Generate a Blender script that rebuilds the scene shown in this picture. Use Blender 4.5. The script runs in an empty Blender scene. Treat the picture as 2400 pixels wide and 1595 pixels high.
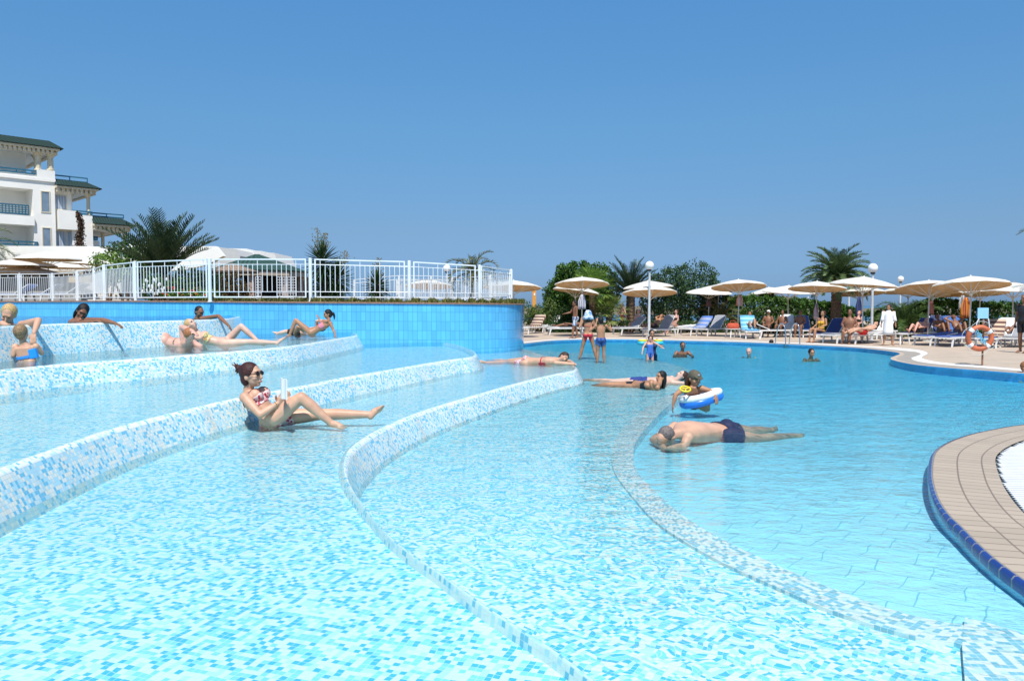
import bpy, bmesh, math, random
import numpy as np
from mathutils import Vector, Matrix
from mathutils.geometry import tessellate_polygon
R = math.radians
random.seed(7)
SC = bpy.context.scene
COL = SC.collection
# ---------------- camera ----------------
F = 1823.0; CX = 1200.0; CY = 797.5; HOR = 716.0; CH = 1.5
PITCH = math.atan((CY - HOR) / F)
cam = bpy.data.cameras.new('camera'); camo = bpy.data.objects.new('camera', cam); COL.objects.link(camo)
cam.sensor_width = 36.0; cam.lens = 36.0 * F / 2400.0; cam.clip_start = 0.05; cam.clip_end = 20000
camo.location = (0, 0, CH); camo.rotation_euler = (math.pi / 2 - PITCH, 0, 0)
SC.camera = camo
# ---------------- world and sun ----------------
SUN_EL = 60.0; SUN_AZ = 178.0      # azimuth clockwise from +Y: behind the camera, slightly left
w = bpy.data.worlds.new('World'); SC.world = w; w.use_nodes = True
nt = w.node_tree; nt.nodes.clear()
sky = nt.nodes.new('ShaderNodeTexSky'); sky.sky_type = 'NISHITA'; sky.sun_disc = False
sky.sun_elevation = R(SUN_EL); sky.sun_rotation = R(SUN_AZ); sky.altitude = 0
sky.air_density = 1.0; sky.dust_density = 0.3; sky.ozone_density = 2.0
tc = nt.nodes.new('ShaderNodeTexCoord'); sep = nt.nodes.new('ShaderNodeSeparateXYZ')
rmp = nt.nodes.new('ShaderNodeValToRGB'); mul = nt.nodes.new('ShaderNodeMixRGB'); mul.blend_type = 'MULTIPLY'; mul.inputs[0].default_value = 1
SKYR = [(0.0, (0.25, 0.44, 0.95)), (0.02, (0.27, 0.465, 0.94)), (0.092, (0.43, 0.59, 0.83)), (0.22, (0.56, 0.90, 1.09)), (0.354, (0.63, 1.13, 1.41)), (1.0, (0.76, 1.08, 1.22))]
while len(rmp.color_ramp.elements) < len(SKYR): rmp.color_ramp.elements.new(0.5)
for e, (p, c) in zip(rmp.color_ramp.elements, SKYR): e.position = p; e.color = (*c, 1)
bg = nt.nodes.new('ShaderNodeBackground'); bg.inputs[1].default_value = 0.10
out = nt.nodes.new('ShaderNodeOutputWorld')
L = nt.links.new
L(tc.outputs['Generated'], sep.inputs[0]); L(sep.outputs[2], rmp.inputs[0])
L(sky.outputs[0], mul.inputs[1]); L(rmp.outputs[0], mul.inputs[2]); L(mul.outputs[0], bg.inputs[0]); L(bg.outputs[0], out.inputs[0])
sl = bpy.data.lights.new('sun', 'SUN'); sl.energy = 5.0; sl.angle = R(0.5); sl.color = (1.0, 0.96, 0.91)
so = bpy.data.objects.new('sun', sl); COL.objects.link(so)
_d = Vector((math.sin(R(SUN_AZ)) * math.cos(R(SUN_EL)), math.cos(R(SUN_AZ)) * math.cos(R(SUN_EL)), math.sin(R(SUN_EL))))
so.rotation_euler = _d.to_track_quat('Z', 'Y').to_euler(); so.location = (0, -5, 30)
SC.view_settings.view_transform = 'Standard'; SC.view_settings.look = 'None'; SC.view_settings.gamma = 1
SC.view_settings.exposure = 0.15
SC.cycles.max_bounces = 8; SC.cycles.transparent_max_bounces = 12; SC.cycles.caustics_reflective = False; SC.cycles.caustics_refractive = False
SC.cycles.sample_clamp_indirect = 4
# ---------------- projection helpers ----------------
_fw = Vector((0, math.cos(PITCH), -math.sin(PITCH))); _up = Vector((0, math.sin(PITCH), math.cos(PITCH)))
def ray(px, py): return Vector((1, 0, 0)) * ((px - CX) / F) + _up * ((CY - py) / F) + _fw
def PZ(px, py, z):
    r = ray(px, py); t = (z - CH) / r.z; return Vector((0, 0, CH)) + r * t
def PD(px, py, d):
    r = ray(px, py); return Vector((0, 0, CH)) + r * (d / r.y)
def catmull(pts, n=6, closed=False):
    P = [Vector(p) for p in pts]; o = []
    m = len(P)
    for i in range(m if closed else m - 1):
        a = P[(i - 1) % m] if closed or i > 0 else P[0] * 2 - P[1]
        b = P[i]; c = P[(i + 1) % m]
        d = P[(i + 2) % m] if closed or i + 2 < m else P[-1] * 2 - P[-2]
        for k in range(n):
            t = k / n
            o.append(0.5 * ((2 * b) + (c - a) * t + (2 * a - 5 * b + 4 * c - d) * t * t + (3 * b - a - 3 * c + d) * t ** 3))
    if not closed: o.append(P[-1])
    return o
# ---------------- materials ----------------
class NT:
    def __init__(s, name):
        s.m = bpy.data.materials.new(name); s.m.use_nodes = True; s.t = s.m.node_tree
        s.b = s.t.nodes['Principled BSDF']; s.o = s.t.nodes['Material Output']
    def n(s, typ, **k):
        x = s.t.nodes.new('ShaderNode' + typ)
        for a, v in k.items(): setattr(x, a, v)
        return x
    def l(s, a, b): s.t.links.new(a, b)
    def math(s, op, a, b=None, c=None):
        x = s.n('Math', operation=op)
        for i, v in enumerate((a, b, c)):
            if v is None: continue
            if isinstance(v, (int, float)): x.inputs[i].default_value = v
            else: s.l(v, x.inputs[i])
        return x.outputs[0]
    def vm(s, op, a, b=None):
        x = s.n('VectorMath', operation=op)
        for i, v in enumerate((a, b)):
            if v is None: continue
            if isinstance(v, (tuple, list)): x.inputs[i].default_value = v
            else: s.l(v, x.inputs[i])
        return x.outputs[0]
    def ramp(s, fac, els, mode='LINEAR'):
        x = s.n('ValToRGB'); x.color_ramp.interpolation = mode
        while len(x.color_ramp.elements) < len(els): x.color_ramp.elements.new(0.5)
        for e, (p, c) in zip(x.color_ramp.elements, els): e.position = p; e.color = (*c, 1)
        s.l(fac, x.inputs[0]); return x.outputs[0]
    def noise(s, vec, scale, detail=3, rough=0.5):
        x = s.n('TexNoise'); x.inputs['Scale'].default_value = scale; x.inputs['Detail'].default_value = detail; x.inputs['Roughness'].default_value = rough
        if vec is not None: s.l(vec, x.inputs['Vector'])
        return x
    def mix(s, f, a, b, mode='MIX'):
        x = s.n('MixRGB', blend_type=mode)
        for i, v in enumerate((f, a, b)):
            if isinstance(v, (int, float)): x.inputs[i].default_value = v
            elif isinstance(v, tuple): x.inputs[i].default_value = (*v, 1)
            else: s.l(v, x.inputs[i])
        return x.outputs[0]
_mc = {}
def pm(name, col, rough=0.6, var=0.12, scale=6.0, metal=0.0, spec=0.5, trans=0.0, bump=0.0):
    if name in _mc: return _mc[name]
    t = NT(name); g = t.n('TexCoord')
    nz = t.noise(g.outputs['Object'], scale)
    lo = tuple(max(0, c * (1 - var)) for c in col); hi = tuple(min(1, c * (1 + var)) for c in col)
    c = t.ramp(nz.outputs[0], [(0.3, lo), (0.7, hi)])
    t.l(c, t.b.inputs['Base Color']); t.b.inputs['Roughness'].default_value = rough; t.b.inputs['Metallic'].default_value = metal
    t.b.inputs['Specular IOR Level'].default_value = spec
    if bump:
        b = t.n('Bump'); b.inputs['Strength'].default_value = bump; b.inputs['Distance'].default_value = 0.01
        t.l(nz.outputs[0], b.inputs['Height']); t.l(b.outputs[0], t.b.inputs['Normal'])
    if trans:
        tr = t.n('BsdfTranslucent'); t.l(c, tr.inputs[0]); ms = t.n('MixShader'); ms.inputs[0].default_value = trans
        t.l(t.b.outputs[0], ms.inputs[1]); t.l(tr.outputs[0], ms.inputs[2]); t.l(ms.outputs[0], t.o.inputs[0])
    _mc[name] = t.m; return t.m
def mosaic(name, size, els, grout, rough=0.25, warp=0.0, wscale=8.0, wet=0.0, gw=0.455, warp2=0.0, dirt=0.0):
    t = NT(name); uv = t.n('UVMap').outputs[0]
    if warp:  # refraction by ripples is put into the tile pattern by warping it
        n1 = t.noise(uv, wscale, 1.5); n2 = t.noise(uv, wscale * 0.22, 1)
        off = t.vm('SUBTRACT', n1.outputs['Color'], (0.5, 0.5, 0.5))
        mk = t.math('MULTIPLY', t.math('POWER', n2.outputs[0], 3.0), 8.0 * warp)
        if warp2:   # stronger ripple refraction painted into the pattern towards the overflowing step
            g = t.n('NewGeometry'); sp0 = t.n('SeparateXYZ'); t.l(g.outputs['Position'], sp0.inputs[0])
            m1 = t.n('MapRange'); t.l(t.math('SUBTRACT', sp0.outputs[0], t.math('MULTIPLY', sp0.outputs[1], 0.28)), m1.inputs[0])
            for i, v in zip((1, 2, 3, 4), (-1.4, -3.2, 0.0, warp2)): m1.inputs[i].default_value = v
            mk = t.math('ADD', mk, m1.outputs[0])
        x = t.n('VectorMath', operation='SCALE'); t.l(off, x.inputs[0]); t.l(mk, x.inputs['Scale'])
        uv = t.vm('ADD', uv, x.outputs[0])
    s = t.vm('DIVIDE', uv, (size, size, 1.0))
    fl = t.vm('FLOOR', s); fr = t.vm('SUBTRACT', s, fl)
    wn = t.n('TexWhiteNoise', noise_dimensions='2D'); t.l(fl, wn.inputs['Vector'])
    c = t.ramp(wn.outputs[0], els, 'CONSTANT')
    cen = t.vm('ABSOLUTE', t.vm('SUBTRACT', fr, (0.5, 0.5, 0.5)))
    sp = t.n('SeparateXYZ'); t.l(cen, sp.inputs[0])
    g = t.math('GREATER_THAN', t.math('MAXIMUM', sp.outputs[0], sp.outputs[1]), gw)
    col = t.mix(g, c, grout)
    big = t.noise(uv, 1.3, 3)
    col = t.mix(1.0, col, t.ramp(big.outputs[0], [(0.3, (0.93, 0.93, 0.93)), (0.75, (1, 1, 1))]), 'MULTIPLY')
    if dirt:
        mp = t.n('Mapping'); mp.inputs['Scale'].default_value = (2.2, 0.5, 1); t.l(uv, mp.inputs[0]); dn = t.noise(mp.outputs[0], 2.0, 6, 0.7)
        col = t.mix(t.math('MULTIPLY', t.ramp(dn.outputs[0], [(0.52, (0, 0, 0)), (0.72, (1, 1, 1))]), dirt), col, (0.42, 0.36, 0.26))
    t.l(col, t.b.inputs['Base Color']); t.b.inputs['Roughness'].default_value = rough
    b = t.n('Bump'); b.inputs['Strength'].default_value = 0.35; b.inputs['Distance'].default_value = 0.002
    h = t.math('ADD', t.math('MULTIPLY', g, -1.0), t.math('MULTIPLY', wn.outputs[0], 0.3)); t.l(h, b.inputs['Height']); t.l(b.outputs[0], t.b.inputs['Normal'])
    return t.m
def tiles(name, sx, sy, col, joint, rough=0.3, off=0.5, jw=0.03, warp=0.0, wscale=3.0, var=0.06):
    t = NT(name); uv = t.n('UVMap').outputs[0]
    if warp:  # warped pattern stands in for refraction through the water
        n1 = t.noise(uv, wscale, 2)
        x = t.n('VectorMath', operation='SCALE'); t.l(t.vm('SUBTRACT', n1.outputs['Color'], (0.5, 0.5, 0.5)), x.inputs[0]); x.inputs['Scale'].default_value = warp
        uv = t.vm('ADD', uv, x.outputs[0])
    br = t.n('TexBrick'); br.offset = off; br.inputs['Scale'].default_value = 1.0
    br.inputs['Brick Width'].default_value = sx; br.inputs['Row Height'].default_value = sy
    br.inputs['Mortar Size'].default_value = jw * min(sx, sy); br.inputs['Mortar Smooth'].default_value = 0.1; br.inputs['Bias'].default_value = 0
    br.inputs['Color1'].default_value = (*[c * (1 - var) for c in col], 1); br.inputs['Color2'].default_value = (*[min(1, c * (1 + var)) for c in col], 1)
    br.inputs['Mortar'].default_value = (*joint, 1)
    t.l(uv, br.inputs['Vector'])
    big = t.noise(uv, 0.8, 5, 0.6)
    c = t.mix(1.0, br.outputs[0], t.ramp(big.outputs[0], [(0.3, (0.9, 0.9, 0.9)), (0.7, (1, 1, 1))]), 'MULTIPLY')
    t.l(c, t.b.inputs['Base Color']); t.b.inputs['Roughness'].default_value = rough
    return t.m
def watermat(name, tint, scale=5.0, strength=0.5, dens=None, dcol=(0.2, 0.75, 1.0), rough=0.04, stretch=(1, 1, 1), dist=0.03, far=None):
    t = NT(name); g = t.n('NewGeometry')
    mp = t.n('Mapping'); mp.inputs['Scale'].default_value = stretch; t.l(g.outputs['Position'], mp.inputs[0])
    n1 = t.noise(mp.outputs[0], scale, 4, 0.55); n1.inputs['Distortion'].default_value = 1.2
    n2 = t.noise(mp.outputs[0], scale * 0.28, 2)
    h = t.math('ADD', n1.outputs[0], t.math('MULTIPLY', n2.outputs[0], 1.6))
    b = t.n('Bump'); b.inputs['Strength'].default_value = strength; b.inputs['Distance'].default_value = dist; t.l(h, b.inputs['Height'])
    if far:
        sp = t.n('SeparateXYZ'); t.l(g.outputs['Position'], sp.inputs[0]); mr = t.n('MapRange'); t.l(sp.outputs[1], mr.inputs[0])
        for i, v in zip((1, 2, 3, 4), (6.0, 22.0, strength, far)): mr.inputs[i].default_value = v
        t.l(mr.outputs[0], b.inputs['Strength'])
    fr = t.n('Fresnel'); fr.inputs[0].default_value = 1.33; t.l(b.outputs[0], fr.inputs[1])
    tr = t.n('BsdfTransparent'); tr.inputs[0].default_value = (*tint, 1)
    gl = t.n('BsdfGlossy'); gl.inputs['Roughness'].default_value = rough; t.l(b.outputs[0], gl.inputs['Normal'])
    ms = t.n('MixShader'); t.l(fr.outputs[0], ms.inputs[0]); t.l(tr.outputs[0], ms.inputs[1]); t.l(gl.outputs[0], ms.inputs[2])
    t.l(ms.outputs[0], t.o.inputs[0])
    if dens:
        va = t.n('VolumeAbsorption'); va.inputs[0].default_value = (*dcol, 1); va.inputs[1].default_value = dens
        t.l(va.outputs[0], t.o.inputs['Volume'])
    return t.m
def leafmat(name, c0, c1, rough=0.5, trans=0.25, nscale=1.5):
    if name in _mc: return _mc[name]
    t = NT(name); g = t.n('NewGeometry'); nz = t.noise(g.outputs['Position'], nscale, 3)
    f = t.math('ADD', t.math('MULTIPLY', g.outputs['Random Per Island'], 0.55), t.math('MULTIPLY', nz.outputs[0], 0.5))
    c = t.ramp(f, [(0.15, c0), (0.85, c1)])
    t.l(c, t.b.inputs['Base Color']); t.b.inputs['Roughness'].default_value = rough; t.b.inputs['Specular IOR Level'].default_value = 0.3
    tr = t.n('BsdfTranslucent'); t.l(c, tr.inputs[0]); ms = t.n('MixShader'); ms.inputs[0].default_value = trans
    t.l(t.b.outputs[0], ms.inputs[1]); t.l(tr.outputs[0], ms.inputs[2]); t.l(ms.outputs[0], t.o.inputs[0])
    _mc[name] = t.m; return t.m
# ---------------- mesh builder ----------------
def frame(d):
    d = Vector(d).normalized(); a = Vector((0, 0, 1)) if abs(d.z) < 0.95 else Vector((1, 0, 0))
    x = d.cross(a).normalized(); return x, d.cross(x).normalized(), d
class MB:
    def __init__(s): s.v = []; s.f = []; s.uv = {}; s.mi = []; s.m = 0
    def face(s, idx, uv=None):
        s.f.append(tuple(idx)); s.mi.append(s.m)
        if uv: s.uv[len(s.f) - 1] = uv
    def poly(s, pts, uv=None):
        b = len(s.v); s.v += [Vector(p) for p in pts]; s.face(range(b, b + len(pts)), uv); return s
    def box(s, c, size, M=None, taper=1.0):
        b = len(s.v); x, y, z = [k / 2 for k in size]
        for dz, tp in ((-z, 1), (z, taper)):
            for dx, dy in ((-x, -y), (x, -y), (x, y), (-x, y)):
                p = Vector((dx * tp, dy * tp, dz)); p = (M @ p) if M else p; s.v.append(p + Vector(c))
        for q in ((0, 3, 2, 1), (4, 5, 6, 7), (0, 1, 5, 4), (1, 2, 6, 5), (2, 3, 7, 6), (3, 0, 4, 7)): s.face([b + i for i in q])
        return s
    def bar(s, p0, p1, wd, ht):
        p0 = Vector(p0); p1 = Vector(p1); d = p1 - p0; x, y, z = frame(d)
        M = Matrix((x, y, z)).transposed(); return s.box((p0 + p1) / 2, (wd, ht, d.length), M)
    def rings(s, rs, caps=True):
        n = len(rs[0]); b = len(s.v)
        for r in rs: s.v += [Vector(p) for p in r]
        for i in range(len(rs) - 1):
            for k in range(n):
                k2 = (k + 1) % n; s.face((b + i * n + k, b + i * n + k2, b + (i + 1) * n + k2, b + (i + 1) * n + k))
        if caps:
            s.face([b + k for k in range(n)][::-1]); s.face([b + (len(rs) - 1) * n + k for k in range(n)])
        return s
    def cyl(s, p0, p1, r0, r1=None, n=8):
        r1 = r0 if r1 is None else r1; p0 = Vector(p0); p1 = Vector(p1); x, y, d = frame(p1 - p0)
        c = [(math.cos(2 * math.pi * k / n), math.sin(2 * math.pi * k / n)) for k in range(n)]
        return s.rings([[p0 + (x * a + y * b_) * r0 for a, b_ in c], [p1 + (x * a + y * b_) * r1 for a, b_ in c]])
    def tube(s, path, r, n=6, closed=False):
        P = [Vector(p) for p in path]; m = len(P); rs = []
        x = None
        for i in range(m):
            a = P[(i - 1) % m] if closed or i else P[i]; b_ = P[(i + 1) % m] if closed or i < m - 1 else P[i]
            d = (b_ - a).normalized()
            if x is None: x = frame(d)[0]
            x = (x - d * x.dot(d)).normalized(); y = d.cross(x)
            ri = r[i] if isinstance(r, (list, tuple)) else r
            rs.append([P[i] + (x * math.cos(2 * math.pi * k / n) + y * math.sin(2 * math.pi * k / n)) * ri for k in range(n)])
        if closed: rs.append(rs[0])
        return s.rings(rs, not closed)
    def ell(s, c, r, M=None, nu=12, nv=8):
        c = Vector(c); b = len(s.v)
        def T(p): p = Vector(p); return ((M @ p) if M else p) + c
        s.v.append(T((0, 0, r[2])))
        for j in range(1, nv):
            ph = math.pi * j / nv
            for k in range(nu):
                th = 2 * math.pi * k / nu; s.v.append(T((r[0] * math.sin(ph) * math.cos(th), r[1] * math.sin(ph) * math.sin(th), r[2] * math.cos(ph))))
        s.v.append(T((0, 0, -r[2]))); e = len(s.v) - 1
        for k in range(nu):
            k2 = (k + 1) % nu; s.face((b, b + 1 + k, b + 1 + k2)); s.face((e, b + 1 + (nv - 2) * nu + k2, b + 1 + (nv - 2) * nu + k))
            for j in range(nv - 2): s.face((b + 1 + j * nu + k, b + 1 + (j + 1) * nu + k, b + 1 + (j + 1) * nu + k2, b + 1 + j * nu + k2))
        return s
    def prism(s, pts, ext):
        """closed polygon pts extruded by vector ext"""
        e = Vector(ext); P = [Vector(p) for p in pts]; n = len(P); tri = tessellate_polygon([P]); b = len(s.v)
        s.v += P + [p + e for p in P]
        for t in tri: s.face([b + i for i in t]); s.face([b + n + i for i in t][::-1])
        for k in range(n): k2 = (k + 1) % n; s.face((b + k, b + k2, b + n + k2, b + n + k))
        return s
    def build(s, name, m, parent=None, world=False, smooth=False):
        me = bpy.data.meshes.new(name)
        off = parent.location if (parent is not None and world) else Vector((0, 0, 0))
        if parent is not None and world and parent.parent is not None: off = off + parent.parent.location
        me.from_pydata([tuple(v - off) for v in s.v], [], s.f)
        for mm in (m if isinstance(m, (list, tuple)) else [m]): me.materials.append(mm)
        if any(s.mi): me.polygons.foreach_set('material_index', s.mi)
        if s.uv:
            ul = me.uv_layers.new(name='UVMap')
            for fi, uv in s.uv.items():
                p = me.polygons[fi]
                for k, li in enumerate(p.loop_indices): ul.data[li].uv = uv[k]
        if smooth: me.polygons.foreach_set('use_smooth', [True] * len(me.polygons))
        me.validate(); me.update()
        o = bpy.data.objects.new(name, me); COL.objects.link(o)
        if parent is not None: o.parent = parent
        return o
def fixn(o):
    bm = bmesh.new(); bm.from_mesh(o.data); bmesh.ops.recalc_face_normals(bm, faces=bm.faces); bm.to_mesh(o.data); bm.free(); return o
def tag(o, label=None, cat=None, group=None, kind=None):
    if label: o['label'] = label
    if cat: o['category'] = cat
    if group: o['group'] = group
    if kind: o['kind'] = kind
    return o
def empty(name, loc=(0, 0, 0), label=None, cat=None, group=None, rz=0):
    o = bpy.data.objects.new(name, None); COL.objects.link(o); o.location = loc; o.rotation_euler = (0, 0, rz); o.empty_display_size = 0.1
    return tag(o, label, cat, group)
def copy_tree(o, parent=None):
    c = o.copy(); COL.objects.link(c); c.parent = parent
    for ch in [x for x in bpy.data.objects if x.parent == o]: copy_tree(ch, c)
    return c
def planar(name, pts, m, z=None, rot=0.0, parent=None):
    """flat polygon with world UVs"""
    P = [Vector((p[0], p[1], p[2] if z is None else z)) for p in pts]
    b = MB(); b.v = list(P); c, s_ = math.cos(rot), math.sin(rot)
    for t in tessellate_polygon([P]):
        a, b_, d = [P[i] for i in t]
        if (b_ - a).cross(d - a).z < 0: t = (t[0], t[2], t[1])
        b.face(t, [(P[i].x * c - P[i].y * s_, P[i].x * s_ + P[i].y * c) for i in t])
    return b.build(name, m, parent)
def ribbon(name, A, B, m, parent=None, v0=0, v1=None, smooth=False):
    """strip between polylines A and B, UV = (arc length, width)"""
    return multirib(name, [A, B], m, parent, smooth)
def multirib(name, lines, m, parent=None, smooth=True, world=False):
    b = MB(); n = len(lines[0]); base = lines[0]; arc = [0]
    for i in range(1, n): arc.append(arc[-1] + (Vector(base[i]) - Vector(base[i - 1])).length)
    vv = [[0.0] * n]
    for j in range(1, len(lines)): vv.append([vv[-1][i] + (Vector(lines[j][i]) - Vector(lines[j - 1][i])).length for i in range(n)])
    for l_ in lines: b.v += [Vector(p) for p in l_]
    for j in range(len(lines) - 1):
        for i in range(n - 1):
            q = (j * n + i, j * n + i + 1, (j + 1) * n + i + 1, (j + 1) * n + i)
            b.face(q, [(arc[i], vv[j][i]), (arc[i + 1], vv[j][i + 1]), (arc[i + 1], vv[j + 1][i + 1]), (arc[i], vv[j + 1][i])])
    return b.build(name, m, parent, smooth=smooth, world=world)
def normals2d(P):
    o = []
    for i in range(len(P)):
        a = P[max(0, i - 1)]; c = P[min(len(P) - 1, i + 1)]; d = (Vector(c) - Vector(a)); d.z = 0; d.normalize(); o.append(Vector((d.y, -d.x, 0)))
    return o
def offset(P, d, z=None, zz=0.0):
    N = normals2d(P); return [Vector((p[0], p[1], (p[2] if z is None else z) + zz)) + n * d for p, n in zip(P, N)]
# ================= SETTING =================
Z2, Z3, Z4, Z5 = 0.25, 0.51, 0.78, 1.23; DECK = 0.03; TOP = 1.60
def struct(o): return tag(o, kind='structure')
# ---- materials of the pool
W_ = (0.86, 0.90, 0.86)
M_T2 = mosaic('mosaic_floor_blue_white', 0.0275, [(0.0, (0.07, 0.52, 0.78)), (0.20, (0.30, 0.76, 0.90)), (0.46, (0.60, 0.88, 0.93)), (0.64, W_)], (0.72, 0.87, 0.88), warp=0.022, wscale=6.0, warp2=0.075)
M_T1 = mosaic('mosaic_floor_rippled', 0.0275, [(0.0, (0.07, 0.54, 0.80)), (0.19, (0.26, 0.76, 0.90)), (0.46, (0.56, 0.88, 0.94)), (0.66, W_)], (0.66, 0.86, 0.86), warp=0.17, wscale=6.0)
M_RIS = mosaic('mosaic_riser', 0.0275, [(0.0, (0.15, 0.52, 0.72)), (0.22, (0.42, 0.72, 0.83)), (0.50, (0.80, 0.80, 0.70)), (0.78, (0.62, 0.76, 0.76))], (0.50, 0.62, 0.64), rough=0.15, dirt=0.35)
M_RIM = mosaic('mosaic_rim', 0.0275, [(0.0, (0.20, 0.56, 0.72)), (0.16, (0.55, 0.80, 0.86)), (0.40, (0.84, 0.86, 0.80))], (0.72, 0.80, 0.78), rough=0.15)
M_BAND = mosaic('mosaic_band', 0.031, [(0.0, (0.24, 0.56, 0.70)), (0.40, (0.82, 0.88, 0.86)), (0.85, (0.6, 0.8, 0.82))], (0.70, 0.80, 0.78), warp=0.01, wscale=4)
M_WALL = tiles('blue_wall_tiles', 0.245, 0.125, (0.12, 0.50, 0.82), (0.06, 0.28, 0.50), rough=0.14, off=0.0, jw=0.04, var=0.10)
M_SIDE = tiles('pool_side_tiles', 0.245, 0.125, (0.20, 0.60, 0.85), (0.14, 0.45, 0.66), rough=0.3, off=0.0, jw=0.03)
M_PF = tiles('pool_floor_tiles', 0.30, 0.26, (0.46, 0.85, 0.97), (0.20, 0.55, 0.70), rough=0.3, off=0.37, jw=0.016, warp=0.13, wscale=2.2, var=0.02)
M_DECK = tiles('deck_tiles', 0.33, 0.33, (0.50, 0.40, 0.30), (0.40, 0.32, 0.25), rough=0.8, off=0.0, jw=0.03)
M_COP = tiles('coping_tiles', 0.135, 0.195, (0.44, 0.36, 0.27), (0.22, 0.17, 0.13), rough=0.65, off=0.0, jw=0.05)
M_NAVY = tiles('navy_trim_tiles', 0.145, 0.2, (0.02, 0.055, 0.25), (0.3, 0.28, 0.25), rough=0.12, off=0.0, jw=0.05)
M_WHITE = pm('white_coping', (0.74, 0.72, 0.68), 0.6, 0.05)
M_SAND = pm('dry_ground', (0.32, 0.26, 0.18), 0.95, 0.2, 0.3)
# ---- ground and sea
struct(planar('ground', [(-260, -60), (260, -60), (260, 150), (-260, 150)], M_SAND, z=-1.6))
struct(planar('sea', [(-9000, 140), (9000, 140), (9000, 15000), (-9000, 15000)], pm('sea_water', (0.03, 0.12, 0.2), 0.25, 0.2, 0.01), z=-1.9))
# ---- tier rims, traced and laid on their own levels
def Zs(pts, z): return [PZ(x, y, z) for x, y in pts]
rim2 = catmull([PD(1226, 817, 22.4) * 1.0] + Zs([(1262, 829), (1300, 838), (1330, 850), (1348, 860), (1342, 868), (1312, 874), (1284, 880), (1245, 889), (1190, 903), (1100, 929), (1000, 959), (930, 986), (872, 1014), (833, 1040), (811, 1066), (806, 1100), (816, 1133), (838, 1167), (876, 1216), (920, 1262), (968, 1299), (1024, 1336), (1104, 1396), (1200, 1460), (1295, 1521), (1378, 1584), (1480, 1662), (1640, 1790), (1850, 2000)], Z2), 5)
for p in rim2: p.z = Z2
rim3 = catmull([Vector((*PD(1035, 801, 21.2).xy, Z3))] + Zs([(1070, 808), (1100, 818), (1113, 830), (1098, 837), (1060, 842), (1000, 851), (900, 868), (800, 885), (700, 905), (560, 931), (400, 968), (250, 1008), (100, 1060), (0, 1097), (-200, 1175), (-500, 1310), (-900, 1500)], Z3), 5)
for p in rim3: p.z = Z3
rim4 = catmull([Vector((*PD(806, 775, 21.0).xy, Z4))] + Zs([(826, 779), (834, 785), (815, 789), (783, 794), (681, 810), (554, 822), (427, 832), (300, 842), (191, 849), (106, 856), (0, 866), (-200, 885), (-500, 915), (-900, 960)], Z4), 5)
for p in rim4: p.z = Z4
rim5 = catmull([Vector((*PD(545, 737, 21.3).xy, Z5)), Vector((*PD(558, 740, 20.2).xy, Z5)), Vector((*PD(553, 743, 18.6).xy, Z5))] + Zs([(529, 746.2), (458, 749.2), (381, 751.3), (297, 753.5), (212, 756), (95, 759.5), (0, 764), (-200, 775), (-500, 792), (-900, 815)], Z5), 5)
for p in rim5: p.z = Z5
# ---- blue tiled wall
wallc = catmull([Vector((*PD(px, 700, d).xy, TOP)) for px, d in [(-600, 33), (-300, 30.5), (-100, 28), (0, 26.5), (200, 23.6), (400, 21.8), (560, 21.1), (700, 20.8), (840, 20.7), (1000, 20.75), (1100, 21.0), (1180, 21.7), (1213, 22.5), (1226, 23.6), (1224, 25.2), (1200, 27.5), (1120, 31), (980, 36), (700, 41)]], 6)
def wtop(p):   # the coping falls very slightly towards the free end
    return 1.64 - 0.09 * min(1, max(0, (p.x + 12) / 12.5))
for p in wallc: p.z = wtop(p)
wall = empty('tiled_wall', (wallc[40].x, wallc[40].y, 0), 'long curved wall of glossy blue tiles below the white railing', 'wall')
def swapuv(o):
    for l_ in o.data.uv_layers[0].data: l_.uv = (l_.uv[1], l_.uv[0])
wf = multirib('wall_face', [wallc, offset(wallc, 0, z=-1.4)], M_WALL, wall, world=True); swapuv(wf)
cap = multirib('wall_cap', [offset(wallc, 0.03, zz=-0.03), offset(wallc, 0.035, zz=0.012), offset(wallc, -0.10, zz=0.014)], pm('terracotta_edge', (0.22, 0.12, 0.08), 0.8, 0.3, 20), wall, world=True)
# ---- tiers : floor, water, mosaic riser
back = [(-45, 33), (-45, -8)]
def offset2(rim, d, z):
    N = normals2d(rim); o = []
    for p, n in zip(rim, N):
        q = min(1, max(0, (p.y - 4.6) / 2.2)); k = 1.0 if z > 0.3 else (0.22 + 0.78 * q if d < 0.04 else min(1, max(0.015 / d, q)))
        o.append(Vector((p.x, p.y, 0)) - n * d * k)
    return o
def tier(rim, z, zlow, slope, mfloor, mwater, label, depth=0.13, rot=0.4, close=None):
    fl = [Vector((p.x, p.y, z - depth)) for p in offset(rim, 0.004)] + [Vector((x, y, z - depth)) for x, y in (close or back)]
    struct(planar('pool_floor', fl, mfloor, rot=rot))
    wt = [Vector((p.x, p.y, z)) for p in rim] + [Vector((x, y, z)) for x, y in (close or back)]
    struct(planar('water', wt, mwater, z=z + 0.004))
    prof = [(-0.06, z - depth), (-0.035, z - 0.012), (-0.01, z + 0.0), (0.012, z + 0.000), (0.034, z - 0.012), (0.05, z - 0.03), (0.05 + slope * (z - zlow + 0.3), zlow - 0.3)]
    o = multirib('mosaic_step', [[Vector((p.x, p.y, zz)) for p in offset2(rim, d, z)] for d, zz in prof], M_RIS)
    o.data.materials.append(M_RIM); n_ = len(rim) - 1
    for k, p in enumerate(o.data.polygons): p.material_index = 1 if k // n_ < 5 else 0
    return tag(o, label, 'pool step')
WM = dict(scale=7.0, strength=0.35)
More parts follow.
